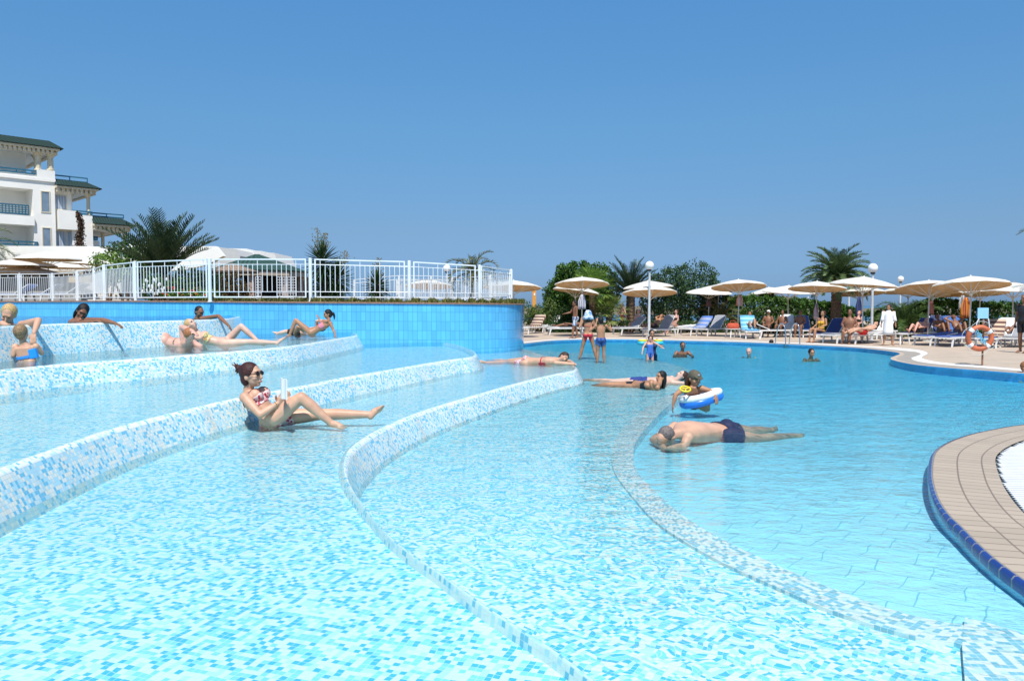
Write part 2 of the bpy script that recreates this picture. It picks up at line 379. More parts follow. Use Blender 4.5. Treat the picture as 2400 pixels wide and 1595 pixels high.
tier(rim2, Z2, 0.0, 0.45, M_T2, watermat('tier_water_near', (0.80, 0.96, 1.0), 7, 0.30, stretch=(1, 1.6, 1)), 'lowest mosaic step curving out in front of the reading woman', 0.06, 0.32, close=[(3.5, -2.5), (-45, -2.5), (-45, 26), (-1.0, 26)])
tier(rim3, Z3, Z2, 0.45, M_T2, watermat('tier_water_mid', (0.80, 0.96, 1.0), 8, 0.5, stretch=(1, 1.8, 1)), 'mosaic step the reading woman leans her back against', 0.10, 0.2)
tier(rim4, Z4, Z3, 0.5, M_T2, watermat('tier_water_high', (0.78, 0.95, 1.0), 8, 0.35, stretch=(1, 1.8, 1)), 'mosaic step below the sunbathers lying beside the blue wall', 0.12, 0.1)
tier(rim5, Z5, Z4, 0.35, M_PF, watermat('upper_pool_water', (0.50, 0.88, 1.0), 6, 1.0, stretch=(1, 1.8, 1)), 'tallest topmost mosaic step that two boys rest their arms on', 0.7, 0.1)
# ---- shallow shelf (T1) and main pool
band = catmull(Zs([(1600, 925), (1560, 955), (1530, 985), (1508, 1010), (1488, 1040), (1486, 1075), (1494, 1105), (1530, 1145), (1585, 1195), (1660, 1245), (1760, 1295), (1870, 1345), (1990, 1392), (2100, 1430), (2210, 1456), (2290, 1468), (2400, 1490), (2600, 1530)], -0.03), 5)
bandin = catmull(Zs([(1560, 925), (1515, 955), (1478, 985), (1452, 1015), (1437, 1045), (1434, 1080), (1444, 1112), (1476, 1155), (1530, 1215), (1605, 1268), (1700, 1320), (1810, 1370), (1925, 1420), (2045, 1462), (2160, 1494), (2255, 1510), (2310, 1560), (2400, 1660)], -0.03), 5)
farL = [Vector((2.0, 24, 0)), Vector((0.5, 40, 0)), Vector((-45, 40, 0)), Vector((-45, -4, 0)), Vector((9, -4, 0))]
struct(planar('pool_floor', [Vector((p.x, p.y, 0)) for p in bandin] + [Vector((9, 1.5, 0)), Vector((9, -4, 0)), Vector((-10, -4, 0)), Vector((-10, 30, 0))] + catmull(Zs([(1240, 818), (1400, 828), (1530, 842), (1600, 858), (1625, 875), (1610, 900), (1575, 920)], -0.03), 4), M_T1, z=-0.052, rot=0.75))
n = len(band)
bt = multirib('mosaic_kerb', [[Vector((p.x, p.y, -0.052)) for p in bandin], [p + Vector((0, 0, 0.0)) for p in bandin], band, [Vector((p.x, p.y, -0.3)) for p in band]], M_BAND, smooth=False)
tag(bt, 'narrow submerged kerb of blue and white mosaic edging the shallow shelf', 'pool kerb')
led = catmull([PZ(2262, 1445, -0.026), PZ(2255, 1500, -0.026), PZ(2262, 1600, -0.026), PZ(2270, 1720, -0.026)], 4)
lp = led + [PZ(2800, 1720, -0.026), PZ(2800, 1560, -0.026), PZ(2600, 1520, -0.026), PZ(2400, 1484, -0.026), PZ(2330, 1462, -0.026)]
lo = MB(); 
c_, s_ = math.cos(0.12), math.sin(0.12)
for t in tessellate_polygon([lp]): lo.v += [lp[i] for i in t]; k = len(lo.v) - 3; lo.face((k, k + 1, k + 2), [(lp[i].x * c_ - lp[i].y * s_, lp[i].x * s_ + lp[i].y * c_) for i in t])
for i in range(len(lp)):
    a, b_ = lp[i], lp[(i + 1) % len(lp)]; L_ = (b_ - a).length
    lo.poly([a, b_, b_ - Vector((0, 0, 0.03)), a - Vector((0, 0, 0.03))], [(0, 0), (L_, 0), (L_, 0.3), (0, 0.3)])
tag(lo.build('mosaic_ledge', M_BAND), 'small mosaic ledge just under the water in the near right corner', 'pool ledge')
# pool floor slopes away: grid
b = MB(); 
def fz(x, y): return -0.035 - 0.07 * min(1, max(0, (y - 4.5) / 4.0)) - 0.05 * min(1, max(0, (y - 8) / 8)) + 0.07 * min(1, max(0, (y - 17) / 8))
xs = [-4 + i * 1.0 for i in range(0, 42)]; ys = [-3 + i * 0.8 for i in range(0, 56)]
for j, y in enumerate(ys):
    for i, x in enumerate(xs): b.v.append(Vector((x, y, fz(x, y) - 0.02)))
c_, s_ = math.cos(0.62), math.sin(0.62)
for j in range(len(ys) - 1):
    for i in range(len(xs) - 1):
        q = (j * len(xs) + i, j * len(xs) + i + 1, (j + 1) * len(xs) + i + 1, (j + 1) * len(xs) + i)
        b.face(q, [(b.v[k].x * c_ - b.v[k].y * s_, b.v[k].x * s_ + b.v[k].y * c_) for k in q])
struct(b.build('pool_floor', M_PF, smooth=True))
# ---- far pool edge and deck
edge = catmull([PZ(x, y, DECK) for x, y in [(1000, 830), (1120, 814), (1227, 805.5), (1288, 799), (1353, 796), (1440, 795.3), (1530, 796.5), (1600, 798.5), (1722, 801.5), (1865, 807.5), (1980, 813), (2041, 818), (2092, 824), (2109, 828.5), (2100, 833), (2088, 838), (2094, 844), (2143, 854), (2225, 862), (2306, 868), (2398, 875), (2520, 884), (2700, 900), (3000, 930)]], 5)
# inner side of the white line
cop = []
N = normals2d(edge)
wid = {}
for i, p in enumerate(edge):
    cop.append(p - N[i] * 0.28)
dk = [Vector((p.x, p.y, DECK)) for p in edge] + [Vector((60, 12, DECK)), Vector((60, 75, DECK)), Vector((-14, 75, DECK)), Vector((-14, 31, DECK))]
struct(planar('pool_deck', dk, M_DECK, rot=0.2))
struct(multirib('pool_deck', [[p + Vector((0, 0, 0.004)) for p in edge], [Vector((p.x, p.y, DECK - 0.1)) for p in edge], [Vector((p.x, p.y, -1.6)) for p in edge]], tiles('pool_edge_tiles', 0.245, 0.125, (0.07, 0.40, 0.72), (0.05, 0.30, 0.55), off=0.0), smooth=False))
wl = catmull([PZ(x, y, DECK + 0.006) for x, y in [(1000, 826), (1120, 811), (1227, 802.8), (1288, 797), (1353, 794.2), (1440, 793.5), (1530, 794.7), (1600, 796.5), (1722, 799.2), (1865, 804.8), (1980, 810), (2060, 815.5), (2110, 820.5), (2145, 824), (2158, 829), (2148, 834), (2136, 839), (2150, 846), (2200, 853), (2306, 861.5), (2398, 869), (2520, 878), (2700, 893), (3000, 922)]], 5)
wo = catmull([PZ(x, y, DECK + 0.006) for x, y in [(1000, 824), (1120, 809), (1227, 800.8), (1288, 795.3), (1353, 792.7), (1440, 792), (1530, 793.2), (1600, 794.9), (1722, 797.5), (1865, 802.8), (1980, 807.8), (2060, 812.6), (2120, 816), (2160, 821), (2174, 827), (2168, 832), (2160, 837), (2172, 842.5), (2210, 849), (2306, 857), (2398, 864.5), (2520, 873.5), (2700, 888), (3000, 916)]], 5)
struct(multirib('pool_coping', [[p + Vector((0, 0, -0.002)) for p in edge], wl], pm('grey_paving', (0.33, 0.29, 0.24), 0.8, 0.1, 3), smooth=False))
struct(multirib('pool_coping', [wl, wo], M_WHITE, smooth=False))
# ---- main water body with real depth (absorbing volume)
M_W = watermat('pool_water', (0.94, 0.99, 1.0), 6.5, 0.22, dens=0.72, dcol=(0.0, 0.85, 0.99), dist=0.15, far=1.0, stretch=(1, 1.7, 1))
out_ = [Vector((e.x, e.y, 0)) for e in edge[::2]] 
wp = [Vector((x, y, 0)) for x, y in [(-20, -3.2), (34, -3.2), (34, 14)]] + [Vector((p.x + (0.02), p.y + 0.05, 0)) for p in out_[::-1] if p.x < 33] + [Vector((-20, 26, 0))]
bw = MB(); bw.prism([p + Vector((0, 0, -1.75)) for p in wp], (0, 0, 1.75)); o = bw.build('water', M_W); fixn(o); struct(o)
# ---- island on the right
isl = catmull([PZ(x, y, 0.055) for x, y in [(2700, 975), (2560, 982), (2400, 995), (2316, 1009), (2273, 1019), (2233, 1033), (2202, 1051), (2189, 1070), (2185, 1106), (2188, 1134), (2200, 1169), (2223, 1204), (2255, 1235), (2294, 1274), (2342, 1316), (2402, 1359), (2520, 1440), (2700, 1560), (3000, 1760)]], 5)
ing = catmull([PZ(x, y, 0.055) for x, y in [(2640, 1000), (2480, 1016), (2400, 1032), (2372, 1041), (2356, 1049), (2345, 1060), (2340, 1073), (2340, 1085), (2344, 1098), (2350, 1116), (2360, 1136), (2376, 1160), (2400, 1184), (2440, 1215), (2500, 1262), (2560, 1300), (2640, 1350), (2760, 1420), (3000, 1560)]], 5)
isle = empty('pool_island', (isl[40].x + 1, isl[40].y, 0), 'tan paved island rimmed in navy blue tiles at the right', 'pool island')
ing = offset(isl, -0.50)
multirib('coping', [isl, offset(isl, -0.2), offset(isl, -0.4), ing], M_COP, isle, smooth=False, world=True)
# outward side of isl is to the left of travel -> offset positive
multirib('trim', [offset(isl, 0.0, zz=0.002), offset(isl, 0.022, zz=0.0), offset(isl, 0.036, zz=-0.02), offset(isl, 0.034, z=-0.012)], M_NAVY, isle, world=True)
multirib('side', [offset(isl, 0.030, z=0.02), offset(isl, 0.030, z=-0.9)], M_SIDE, isle, smooth=False, world=True)
gr = MB(); 
zc = 0.045
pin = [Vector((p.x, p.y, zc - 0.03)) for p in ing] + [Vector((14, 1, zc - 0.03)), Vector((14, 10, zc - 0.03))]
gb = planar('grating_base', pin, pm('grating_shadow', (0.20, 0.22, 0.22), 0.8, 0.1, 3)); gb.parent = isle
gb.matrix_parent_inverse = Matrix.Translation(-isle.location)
# slats across the opening
def inside(x, y):
    c = False; n_ = len(pin)
    for i in range(n_):
        a, b__ = pin[i], pin[i - 1]
        if (a.y > y) != (b__.y > y) and x < (b__.x - a.x) * (y - a.y) / (b__.y - a.y) + a.x: c = not c
    return c
y = 4.0
while y < 10.5:
    x0 = None; x = 2.0
    while x < 9.5:
        if inside(x, y): x0 = x; break
        x += 0.03
    if x0 is not None: gr.box(((x0 + 9.5) / 2 , y, zc - 0.008), (9.5 - x0 - 0.02, 0.046, 0.02))
    y += 0.066
gr.build('grating', pm('white_plastic_grating', (0.70, 0.70, 0.67), 0.5, 0.06), isle, world=True)
# ---- raised garden behind the wall
gpts = [Vector((p.x, p.y, wtop(p) - 0.0)) for p in offset(wallc, -0.08)]
gp = [Vector((p.x, p.y, 0)) for p in gpts] + [Vector((-10, 75, 0)), Vector((-75, 75, 0)), Vector((-75, 34, 0))]
gr_ = planar('ground', [Vector((p.x, p.y, wtop(p))) for p in gp], pm('garden_soil', (0.17, 0.13, 0.07), 0.95, 0.4, 4)); struct(gr_)
# ================= OBJECTS =================
M_FEN = pm('white_paint', (0.78, 0.80, 0.80), 0.35, 0.05, 3)
M_PLW = pm('white_plastic', (0.78, 0.78, 0.76), 0.4, 0.05, 4)
# ---- white railing along the wall: posts and framed panels
PX = [(-230, 644, 705.5), (-150, 643, 705.5), (-70, 642, 705), (-25, 642, 705), (45.5, 641, 705), (122, 641, 705), (181, 636, 705), (220, 629, 704), (243, 621, 703.5), (316, 613, 702.5), (491, 606, 702), (727, 606, 702.6), (959, 612, 704), (1124, 622, 705.5), (1198, 632, 707)]
PDD = [34, 33.5, 33, 32.5, 31.5, 30.5, 28.6, 26.6, 24.8, 22.8, 21.2, 21.1, 21.3, 21.9, 23.9]
fence = empty('railing', (PD(491, 702, 21.2).x, 21.2, 1.6), 'white metal railing with framed panels of upright bars running along the blue wall', 'railing')
posts = []
for (px, yt, yb), d in zip(PX, PDD):
    a = PD(px, yb, d); t_ = PD(px, yt, d); a.x = t_.x; a.z = min(a.z, 1.62 + 0.04 * max(0, d - 24)) - 0.02; posts.append((a, t_))
# beyond the free end the railing turns back behind the wall
for (px, d, zt) in ((1196, 26.5, 2.62), (1150, 29.5, 2.64), (1060, 33.0, 2.66), (930, 37.5, 2.7)):
    t_ = PD(px, 640, d); posts.append((Vector((t_.x, t_.y, 1.58)), Vector((t_.x, t_.y, zt))))
for a, t_ in posts:
    b = MB(); b.cyl(a, t_, 0.048, n=10); b.ell(t_, (0.05, 0.05, 0.02), nu=10, nv=6); b.cyl(a, a + Vector((0, 0, 0.02)), 0.075, n=10); b.build('post', M_FEN, fence, world=True)
for (a, ta), (c, tc_) in zip(posts[:-1], posts[1:]):
    d = (c - a); d.z = 0; L_ = d.length; u = d / L_
    g = 0.13 if L_ > 1.2 else 0.09
    def P(s_, h):  # s_ along, h 0..1 of post height
        s_ = g + s_ * (L_ - 2 * g); q = s_ / L_
        zb = a.z + (c.z - a.z) * q; zt = ta.z + (tc_.z - ta.z) * q
        return Vector((a.x + u.x * s_, a.y + u.y * s_, zb + (zt - zb) * h))
    b = MB()
    for h in (0.115, 0.985): b.bar(P(0, h), P(1, h), 0.035, 0.035)
    for s_ in (0, 1): b.bar(P(s_, 0.10), P(s_, 1.0), 0.036, 0.036)
    b.build('panel_frame', M_FEN, fence, world=True)
    b = MB(); nb = max(3, int(round((L_ - 2 * g) / 0.135)))
    for h in (0.235, 0.865): b.cyl(P(0, h), P(1, h), 0.011, n=6)
    for k in range(1, nb):
        s_ = k / nb; lo_, hi_ = (0.115, 0.985) if (k % 4 == 1) else (0.235, 0.865)
        b.cyl(P(s_, lo_), P(s_, hi_), 0.0115, n=5)
    for h in (0.235, 0.865):
        b.cyl(P(0, h) - u * g, P(0, h), 0.014, n=6); b.cyl(P(1, h), P(1, h) + u * g, 0.014, n=6)
    b.build('bars', M_FEN, fence, world=True)
# second, farther railing seen through the first
f2 = empty('railing', PD(1100, 700, 34), 'fainter white railing standing farther back behind the right end of the first one', 'railing')
q = [(830, 655, 36), (935, 645, 37), (1010, 646, 38), (1090, 650, 39), (1160, 655, 40)]
for i, (px, yt, d) in enumerate(q):
    t_ = PD(px, yt, d); MB().cyl((t_.x, t_.y, 1.5), t_, 0.05, n=8).build('post', M_FEN, f2, world=True)
    if i:
        b = MB(); 
        for h in (0.12, 0.24, 0.86, 0.99): b.cyl(Vector((pv.x, pv.y, 1.5 + (pv.z - 1.5) * h)), Vector((t_.x, t_.y, 1.5 + (t_.z - 1.5) * h)), 0.015, n=5)
        for k in range(1, 16):
            m_ = pv.lerp(t_, k / 16); b.cyl((m_.x, m_.y, 1.6), (m_.x, m_.y, m_.z - 0.12), 0.009, n=4)
        b.build('bars', M_FEN, f2, world=True)
    pv = t_
# ---- umbrellas
M_CAN = pm('canopy_white', (0.82, 0.79, 0.70), 0.8, 0.06, 2, trans=0.22)
M_CAN_UNDER = pm('canopy_underside_shade', (0.74, 0.50, 0.26), 0.85, 0.10, 3, trans=0.55)  # tan colour stands in for shade and light through the white fabric
M_POLE = pm('umbrella_pole_paint', (0.70, 0.68, 0.62), 0.45, 0.06, 3)
def umbrella(px, ytop, wpx, label, group, tilt=0.0, tdir=0.0, diam=2.6, ground=DECK, sag=0.30, pole_dx=0.0):
    d = diam * F / wpx; top = PD(px, ytop, d); H = top.z - ground
    r = diam / 2; u = empty('parasol', (top.x, top.y, ground), label, 'parasol', group, rz=random.uniform(0, 0.6))
    T = Matrix.Translation((0, 0, H - 0.05)) @ Matrix.Rotation(R(tdir) - u.rotation_euler.z, 4, 'Z') @ Matrix.Rotation(R(tilt), 4, 'Y')
    n = 16; prof = [(0.0, 0.05), (0.10, 0.035), (0.35, -0.035), (0.65, -0.12), (0.88, -0.21), (0.985, -0.27), (1.0, -0.315)]
    def ring(f, z, jit=0.0):
        o_ = []
        for k in range(n):
            a = 2 * math.pi * k / n; rr = f * r * (1.0 if k % 2 == 0 else 0.975); zz = z * sag / 0.30 + (0 if k % 2 == 0 else -0.012 * f)
            o_.append(T @ Vector((rr * math.cos(a), rr * math.sin(a), zz)))
        return o_
    b = MB(); b.rings([ring(max(f, 0.02), z) for f, z in prof], False); b.face(list(range(n))[::-1]); b.build('canopy', M_CAN, u)
    b = MB(); b.rings([ring(max(f, 0.02) * 0.985, z - 0.012) for f, z in prof], False); b.build('shaded_underside', M_CAN_UNDER, u, smooth=True)
    hub = T @ Vector((0, 0, -0.62)); topc = T @ Vector((0, 0, 0.03))
    b = MB(); b.cyl((0, 0, 0), hub, 0.026, n=8); b.cyl(hub, topc, 0.022, n=8); b.ell(topc + Vector((0, 0, 0.03)), (0.03, 0.03, 0.04), nu=8, nv=5); b.build('pole', M_POLE, u, smooth=True)
    b = MB(); b.cyl(hub - Vector((0, 0, 0.05)), hub + Vector((0, 0, 0.05)), 0.05, n=10); b.build('hub', M_POLE, u)
    for k in range(0, 16, 2):
        a = 2 * math.pi * k / n
        p = T @ Vector((0.74 * r * math.cos(a), 0.74 * r * math.sin(a), -0.165 * sag / 0.3)); MB().cyl(hub, p, 0.012, n=5).build('strut', M_POLE, u)
    MB().cyl((0, 0, 0), (0, 0, 0.06), 0.2, 0.17, n=14).build('base', pm('concrete', (0.42, 0.40, 0.37), 0.9), u)
    return u
GR = 'beige parasols round the pool deck'
UM = [(1204, 657, 132, 6, 90, 'parasol half hidden behind the right end of the white railing'),
 (1364, 649, 129, 7, 90, 'parasol above the two bathers standing in the shallow water'),
 (1352, 668, 112, 8, 20, 'lower tilted parasol just behind the one above the standing bathers'),
 (1519, 657.5, 118, 3, 180, 'rear parasol of the pair at the globe lamp in front of the date palm'),
 (1523, 669, 129, 7, 90, 'front parasol of the pair at the globe lamp in front of the date palm'),
 (1662, 672, 109, 4, -80, 'lowest and leftmost parasol of the trio beside the grey green tree'),
 (1683, 666, 104, 6, 100, 'middle parasol of the trio beside the grey green tree'),
 (1731, 655, 129, 8, 90, 'highest and rightmost parasol of the trio beside the grey green tree'),
 (1802, 673, 105, 6, 150, 'small parasol before the clipped hedge, left of the pool ladder'),
 (1849, 669, 119, 4, -60, 'parasol straight above the pool ladder'),
 (1915, 659, 131, 6, 60, 'parasol left of the date palm trunk'),
 (2025, 648, 152, 4, -10, 'broad white parasol in front of the date palm and large globe lamp'),
 (2012, 671, 120, 6, 90, 'low parasol under the broad white one by the large globe lamp'),
 (2128, 667, 118, 5, 90, 'parasol partly hidden behind the big one right of the woman in white'),
 (2188, 669, 125, 9, 45, 'tilted parasol behind the big one with brown underside right of the woman in white'),
 (2177, 657, 148, 10, 75, 'big parasol tipped to show its brown underside, right of the woman in white'),
 (2275, 647, 168, 7, 80, 'largest parasol, above the life ring stand'),
 (2296, 671, 125, 6, 90, 'smaller parasol underneath the largest one by the life ring'),
 (2377, 661, 148, 3, -60, 'parasol at the right edge with pale pole beside the man in dark shirt')]
for px, yt, wp_, tl, td, lb in UM: umbrella(px, yt, wp_, lb, GR, tl, td)
UL = [(-62, 600, 140, 3, 90, 'parasol cut by the left edge of the picture, its rim only showing', 0),
 (53, 605, 148, 0, 90, 'parasol left of the tallest one before the hotel', 0),
 (112, 590, 146, 0, 60, 'tallest parasol of the cluster before the hotel', 0),
 (60, 622, 146, 0, 90, 'low parasol under the others at the left behind the railing', 0),
 (157, 615, 106, 0, 60, 'small parasol low between the others before the hotel', 0),
 (217, 604, 128, 4, 10, 'rightmost parasol of the hotel cluster, tipped to show its underside', 0)]
for px, yt, wp_, tl, td, lb, _ in UL: umbrella(px, yt, wp_, lb, 'beige parasols before the hotel', tl, td, diam=2.9, ground=1.55)
umbrella(1005, 655, 114, 'parasol with brown underside seen through the railing panel right of the yuccas', 'parasols beyond the railing', 6, 90, ground=0.0)
umbrella(1172, 660, 90, 'small white parasol seen through the right end panel of the railing', 'parasols beyond the railing', 6, 90, ground=0.0)
# ---- globe lamps
def lamp(px, py, rpx, label, ground=DECK, R_=0.2):
    d = R_ * F / rpx; c = PD(px, py, d); l = empty('street_lamp', (c.x, c.y, ground), label, 'lamp', 'globe lamps')
    h = c.z - ground
    b = MB(); b.cyl((0, 0, 0), (0, 0, h - R_), 0.06, 0.045, n=10); b.cyl((0, 0, 0), (0, 0, 0.03), 0.12, n=12); b.build('pole', pm('lamp_pole_grey', (0.55, 0.57, 0.58), 0.4), l, smooth=False)
    MB().cyl((0, 0, h - R_ - 0.06), (0, 0, h - R_ + 0.03), 0.085, 0.1, n=12).build('collar', pm('dark_fitting', (0.04, 0.04, 0.04), 0.5), l)
    MB().ell((0, 0, h), (R_, R_, R_), nu=24, nv=16).build('globe', pm('opal_globe', (0.82, 0.82, 0.80), 0.2, 0.02), l, smooth=True)
lamp(1522.5, 622, 10.3, 'globe lamp before the date palm left of the grey green tree')
lamp(2046, 628, 11, 'large globe lamp right of the date palm with the thick trunk')
lamp(2111, 653.5, 7.0, 'smallest globe lamp, peeping over the parasols left of the life ring')
lamp(1047, 628, 8.6, 'globe lamp rising behind the white railing', ground=1.4)
# ---- sun loungers
def cloth(c, nm=None): return pm('fabric_%s' % (nm or '_'.join('%02d' % int(k * 100) for k in c)), c, 0.85, 0.12, 5)
def lounger(px, py, rz, label, back=35, col=(0.42, 0.42, 0.42), towel=None, ground=DECK, seatcol=None, z0=None):
    p = PZ(px, py, ground); u = empty('sun_lounger', (p.x, p.y, ground), label, 'sun lounger', 'sun loungers round the pool', rz=R(rz))
    Lf, Wd, H = 1.95, 0.62, 0.33; hx = -0.35; fm = M_PLW
    b = MB()
    for y in (-Wd / 2, Wd / 2): b.box((0.05 * 0 , y, H), (Lf, 0.05, 0.06))
    for x in (-Lf / 2 + 0.02, 0.0, Lf / 2 - 0.02): b.box((x, 0, H - 0.005), (0.05, Wd - 0.05, 0.045))
    b.build('frame', fm, u)
    for x in (-0.78, 0.80):
        for y in (-Wd / 2 + 0.01, Wd / 2 - 0.01):
            s_ = 1 if x > 0 else -1
            MB().rings([[Vector((x + s_ * 0.07 + dx, y + dy, 0)) for dx, dy in ((-.02, -.022), (.02, -.022), (.02, .022), (-.02, .022))], [Vector((x + dx, y + dy, H - 0.028)) for dx, dy in ((-.04, -.024), (.04, -.024), (.04, .024), (-.04, .024))]]).build('leg', fm, u)
    a = R(back); bl = 0.80
    M_ = Matrix.Rotation(-a, 4, 'Y')
    sc = cloth(seatcol or col)
    b = MB(); b.box((0.32, 0, H + 0.045), (1.28, Wd - 0.09, 0.03)); b.build('seat', sc, u)
    T = Matrix.Translation((hx + 0.02, 0, H + 0.05)) @ Matrix.Rotation(a, 4, 'Y')
    def q(x, y, z): return T @ Vector((x, y, z))
    b = MB(); pts = []
    for z in (-0.015, 0.018):
        pts.append([q(0, -Wd / 2 + .03, z), q(-bl + 0.1, -Wd / 2 + .02, z), q(-bl + .02, -Wd / 2 + 0.06, z), q(-bl, -Wd / 2 + .14, z), q(-bl, Wd / 2 - .14, z), q(-bl + .02, Wd / 2 - 0.06, z), q(-bl + 0.1, Wd / 2 - .02, z), q(0, Wd / 2 - .03, z)])
    b.rings(pts); b.build('backrest', cloth(col), u)
    b = MB()
    for y in (-Wd / 2 + 0.02, Wd / 2 - 0.02): b.bar(q(0, y, -0.01), q(-bl + 0.03, y, -0.01), 0.03, 0.035)
    b.bar(q(-bl, -Wd / 2 + 0.1, 0), q(-bl, Wd / 2 - 0.1, 0), 0.03, 0.03)
    if back > 12: b.bar(q(-bl * 0.6, -0.2, -0.03), Vector((-0.85, -0.2, H)), 0.02, 0.02); b.bar(q(-bl * 0.6, 0.2, -0.03), Vector((-0.85, 0.2, H)), 0.02, 0.02)
    b.build('back_frame', fm, u)
    if towel:
        b = MB(); rows = []
        prof = [(-bl - 0.01, 0.03), (-bl * 0.6, 0.035), (-bl * 0.2, 0.035)]
        line = [q(x, 0, z) for x, z in prof] + [Vector((-0.2, 0, H + 0.072)), Vector((0.25, 0, H + 0.070)), Vector((0.62, 0, H + 0.070))]
        for z in (0.0, 0.016):
            pass
        w_ = Wd / 2 + 0.015; L1 = [v + Vector((0, -w_, -0.12)) for v in line]; L2 = [v + Vector((0, -w_ , 0.006)) for v in line]; L3 = [v + Vector((0, 0, 0.012)) for v in line]; L4 = [v + Vector((0, w_, 0.006)) for v in line]; L5 = [v + Vector((0, w_, -0.15)) for v in line]
        t_ = multirib('towel', [L1, L2, L3, L4, L5], stripes('towel_%02d%02d%02d' % tuple(int(k * 99) for k in towel[0]), *towel), u)
        so_ = t_.modifiers.new('solidify', 'SOLIDIFY'); so_.thickness = 0.012
    return u
def stripes(name, c1, c2, w=0.12, axis=0):
    if name in _mc: return _mc[name]
    t = NT(name); uv = t.n('UVMap').outputs[0]; s = t.n('SeparateXYZ'); t.l(uv, s.inputs[0])
    f = t.math('FRACT', t.math('DIVIDE', s.outputs[axis], w)); g = t.math('GREATER_THAN', f, 0.5)
    t.l(t.mix(g, c1, c2), t.b.inputs['Base Color']); t.b.inputs['Roughness'].default_value = 0.9
    _mc[name] = t.m; return t.m
WT = (0.72, 0.72, 0.70); GY = (0.30, 0.31, 0.33); NV = (0.03, 0.05, 0.16); BL = (0.05, 0.16, 0.50)
LG = [(1247, 781, 205, 45, WT, ((0.55, 0.42, 0.30), (0.12, 0.06, 0.05), 0.22), 'lounger under a brown striped towel beside the end of the blue wall'),
 (1283, 777, 200, 40, WT, None, 'white plastic lounger behind the striped towel one near the wall end'),
 (1325, 784, 5, 5, GY, None, 'flat lounger with a dark bather behind the boy in white and blue trunks'),
 (1475, 783, 185, 40, GY, None, 'lounger where the two sunbathers sit left of the globe lamp pole'),
 (1545, 788, 188, 52, GY, None, 'lounger with upright grey backrest right of the globe lamp pole'),
 (1600, 780, 190, 5, WT, None, 'flat white lounger right of the upright grey one'),
 (1632, 785, 188, 42, WT, ((0.10, 0.20, 0.50), (0.30, 0.34, 0.45), 0.3), 'white backed lounger with a blue bundle under the leftmost of three parasols'),
 (1668, 786, 192, 50, GY, None, 'grey backed lounger under the middle of three parasols'),
 (1757, 792, 262, 50, (0.10, 0.35, 0.60), ((0.12, 0.40, 0.66), (0.30, 0.60, 0.75), 0.25), 'lounger with blue towel and raised knees facing the pool'),
 (1808, 790, 20, 20, (0.06, 0.06, 0.07), None, 'dark lounger behind the swimmer by the ladder'),
 (1850, 788, 260, 55, WT, None, 'white backed lounger straight behind the pool ladder'),
 (1888, 789, 262, 50, (0.05, 0.12, 0.34), None, 'navy backed lounger just right of the pool ladder'),
 (1940, 801, 186, 45, NV, None, 'navy lounger the woman in yellow sits on'),
 (1975, 803, 183, 6, GY, None, 'flat lounger below the large tanned seated man'),
 (2020, 804, 180, 5, (0.45, 0.44, 0.42), None, 'flat lounger carrying the man in red trunks'),
 (2062, 793, 186, 50, WT, None, 'white raised lounger behind the man in red trunks'),
 (2150, 798, 186, 45, NV, None, 'navy lounger just right of the woman in white'),
 (2190, 808, 182, 5, (0.06, 0.12, 0.36), None, 'flat blue lounger below the tipped parasol'),
 (2240, 811, 182, 5, (0.07, 0.13, 0.40), None, 'flat blue lounger left of the life ring'),
 (2212, 797, 265, 55, (0.03, 0.05, 0.14), None, 'black backed lounger facing the pool behind the flat blue ones'),
 (2248, 799, 265, 52, (0.05, 0.13, 0.42), ((0.06, 0.15, 0.42), (0.05, 0.13, 0.36), 0.3), 'blue covered lounger facing the pool, left of the life ring'),
 (2322, 813, 197, 45, (0.08, 0.22, 0.55), ((0.55, 0.42, 0.30), (0.50, 0.40, 0.30), 0.2), 'lounger behind the life ring with a beige towel over its back'),
 (2355, 806, 200, 50, WT, None, 'white raised lounger right of the life ring'),
 (2385, 812, 190, 38, GY, None, 'grey lounger at the right edge beside the man in dark shirt')]
for px, py, rz, bk, c, tw, lb in LG: lounger(px, py, rz + (32 if 170 < rz < 210 else 0), lb, bk, c, tw)
for px, d, rz, lb in ((30, 34, 170, 'blue cushioned lounger behind the railing at the far left'), (90, 34, 175, 'lounger with pale mattress behind the second railing panel'), (150, 33, 172, 'lounger behind the railing below the tallest hotel parasol')):
    p = PD(px, 700, d); o = lounger(px, 700, rz, lb, 30, (0.25, 0.35, 0.6), None, ground=1.56); o.location = (p.x, p.y, 1.64)
# ---- side tables, bag, hat
def side_table(px, py, label, w_=0.55, h=0.42):
    p = PZ(px, py, DECK); u = empty('side_table', (p.x, p.y, DECK), label, 'side table', 'white plastic side tables', rz=0.2)
    MB().cyl((0, 0, h - 0.035), (0, 0, h), w_ / 2, w_ / 2 + 0.01, n=20).build('table_top', M_PLW, u)
    for k in range(4):
        a = math.pi / 4 + k * math.pi / 2; c, s_ = math.cos(a), math.sin(a)
        MB().cyl((c * w_ * 0.5, s_ * w_ * 0.5, 0), (c * w_ * 0.38, s_ * w_ * 0.38, h - 0.035), 0.022, 0.03, n=8).build('leg', M_PLW, u)
    return u
st = side_table(1718, 791, 'white side table with the orange red bag on it', 0.72)
side_table(2112, 807, 'white side table right of the woman in white', 0.6)
side_table(1310, 771, 'white side table behind the flat lounger near the boy walking', 0.5)
b = MB(); p0 = st.location + Vector((0, 0, 0.43)); rs = []
for z, sx, sy in ((0, .26, .13), (0.06, .29, .16), (0.15, .28, .14), (0.21, .24, .08), (0.235, .2, .02)):
    rs.append([p0 + Vector((sx * math.cos(2 * math.pi * k / 14), sy * math.sin(2 * math.pi * k / 14), z + 0.012 * math.sin(3 * k)))for k in range(14)])
bag = empty('beach_bag', p0, 'orange red beach bag slumped on the white side table', 'bag')
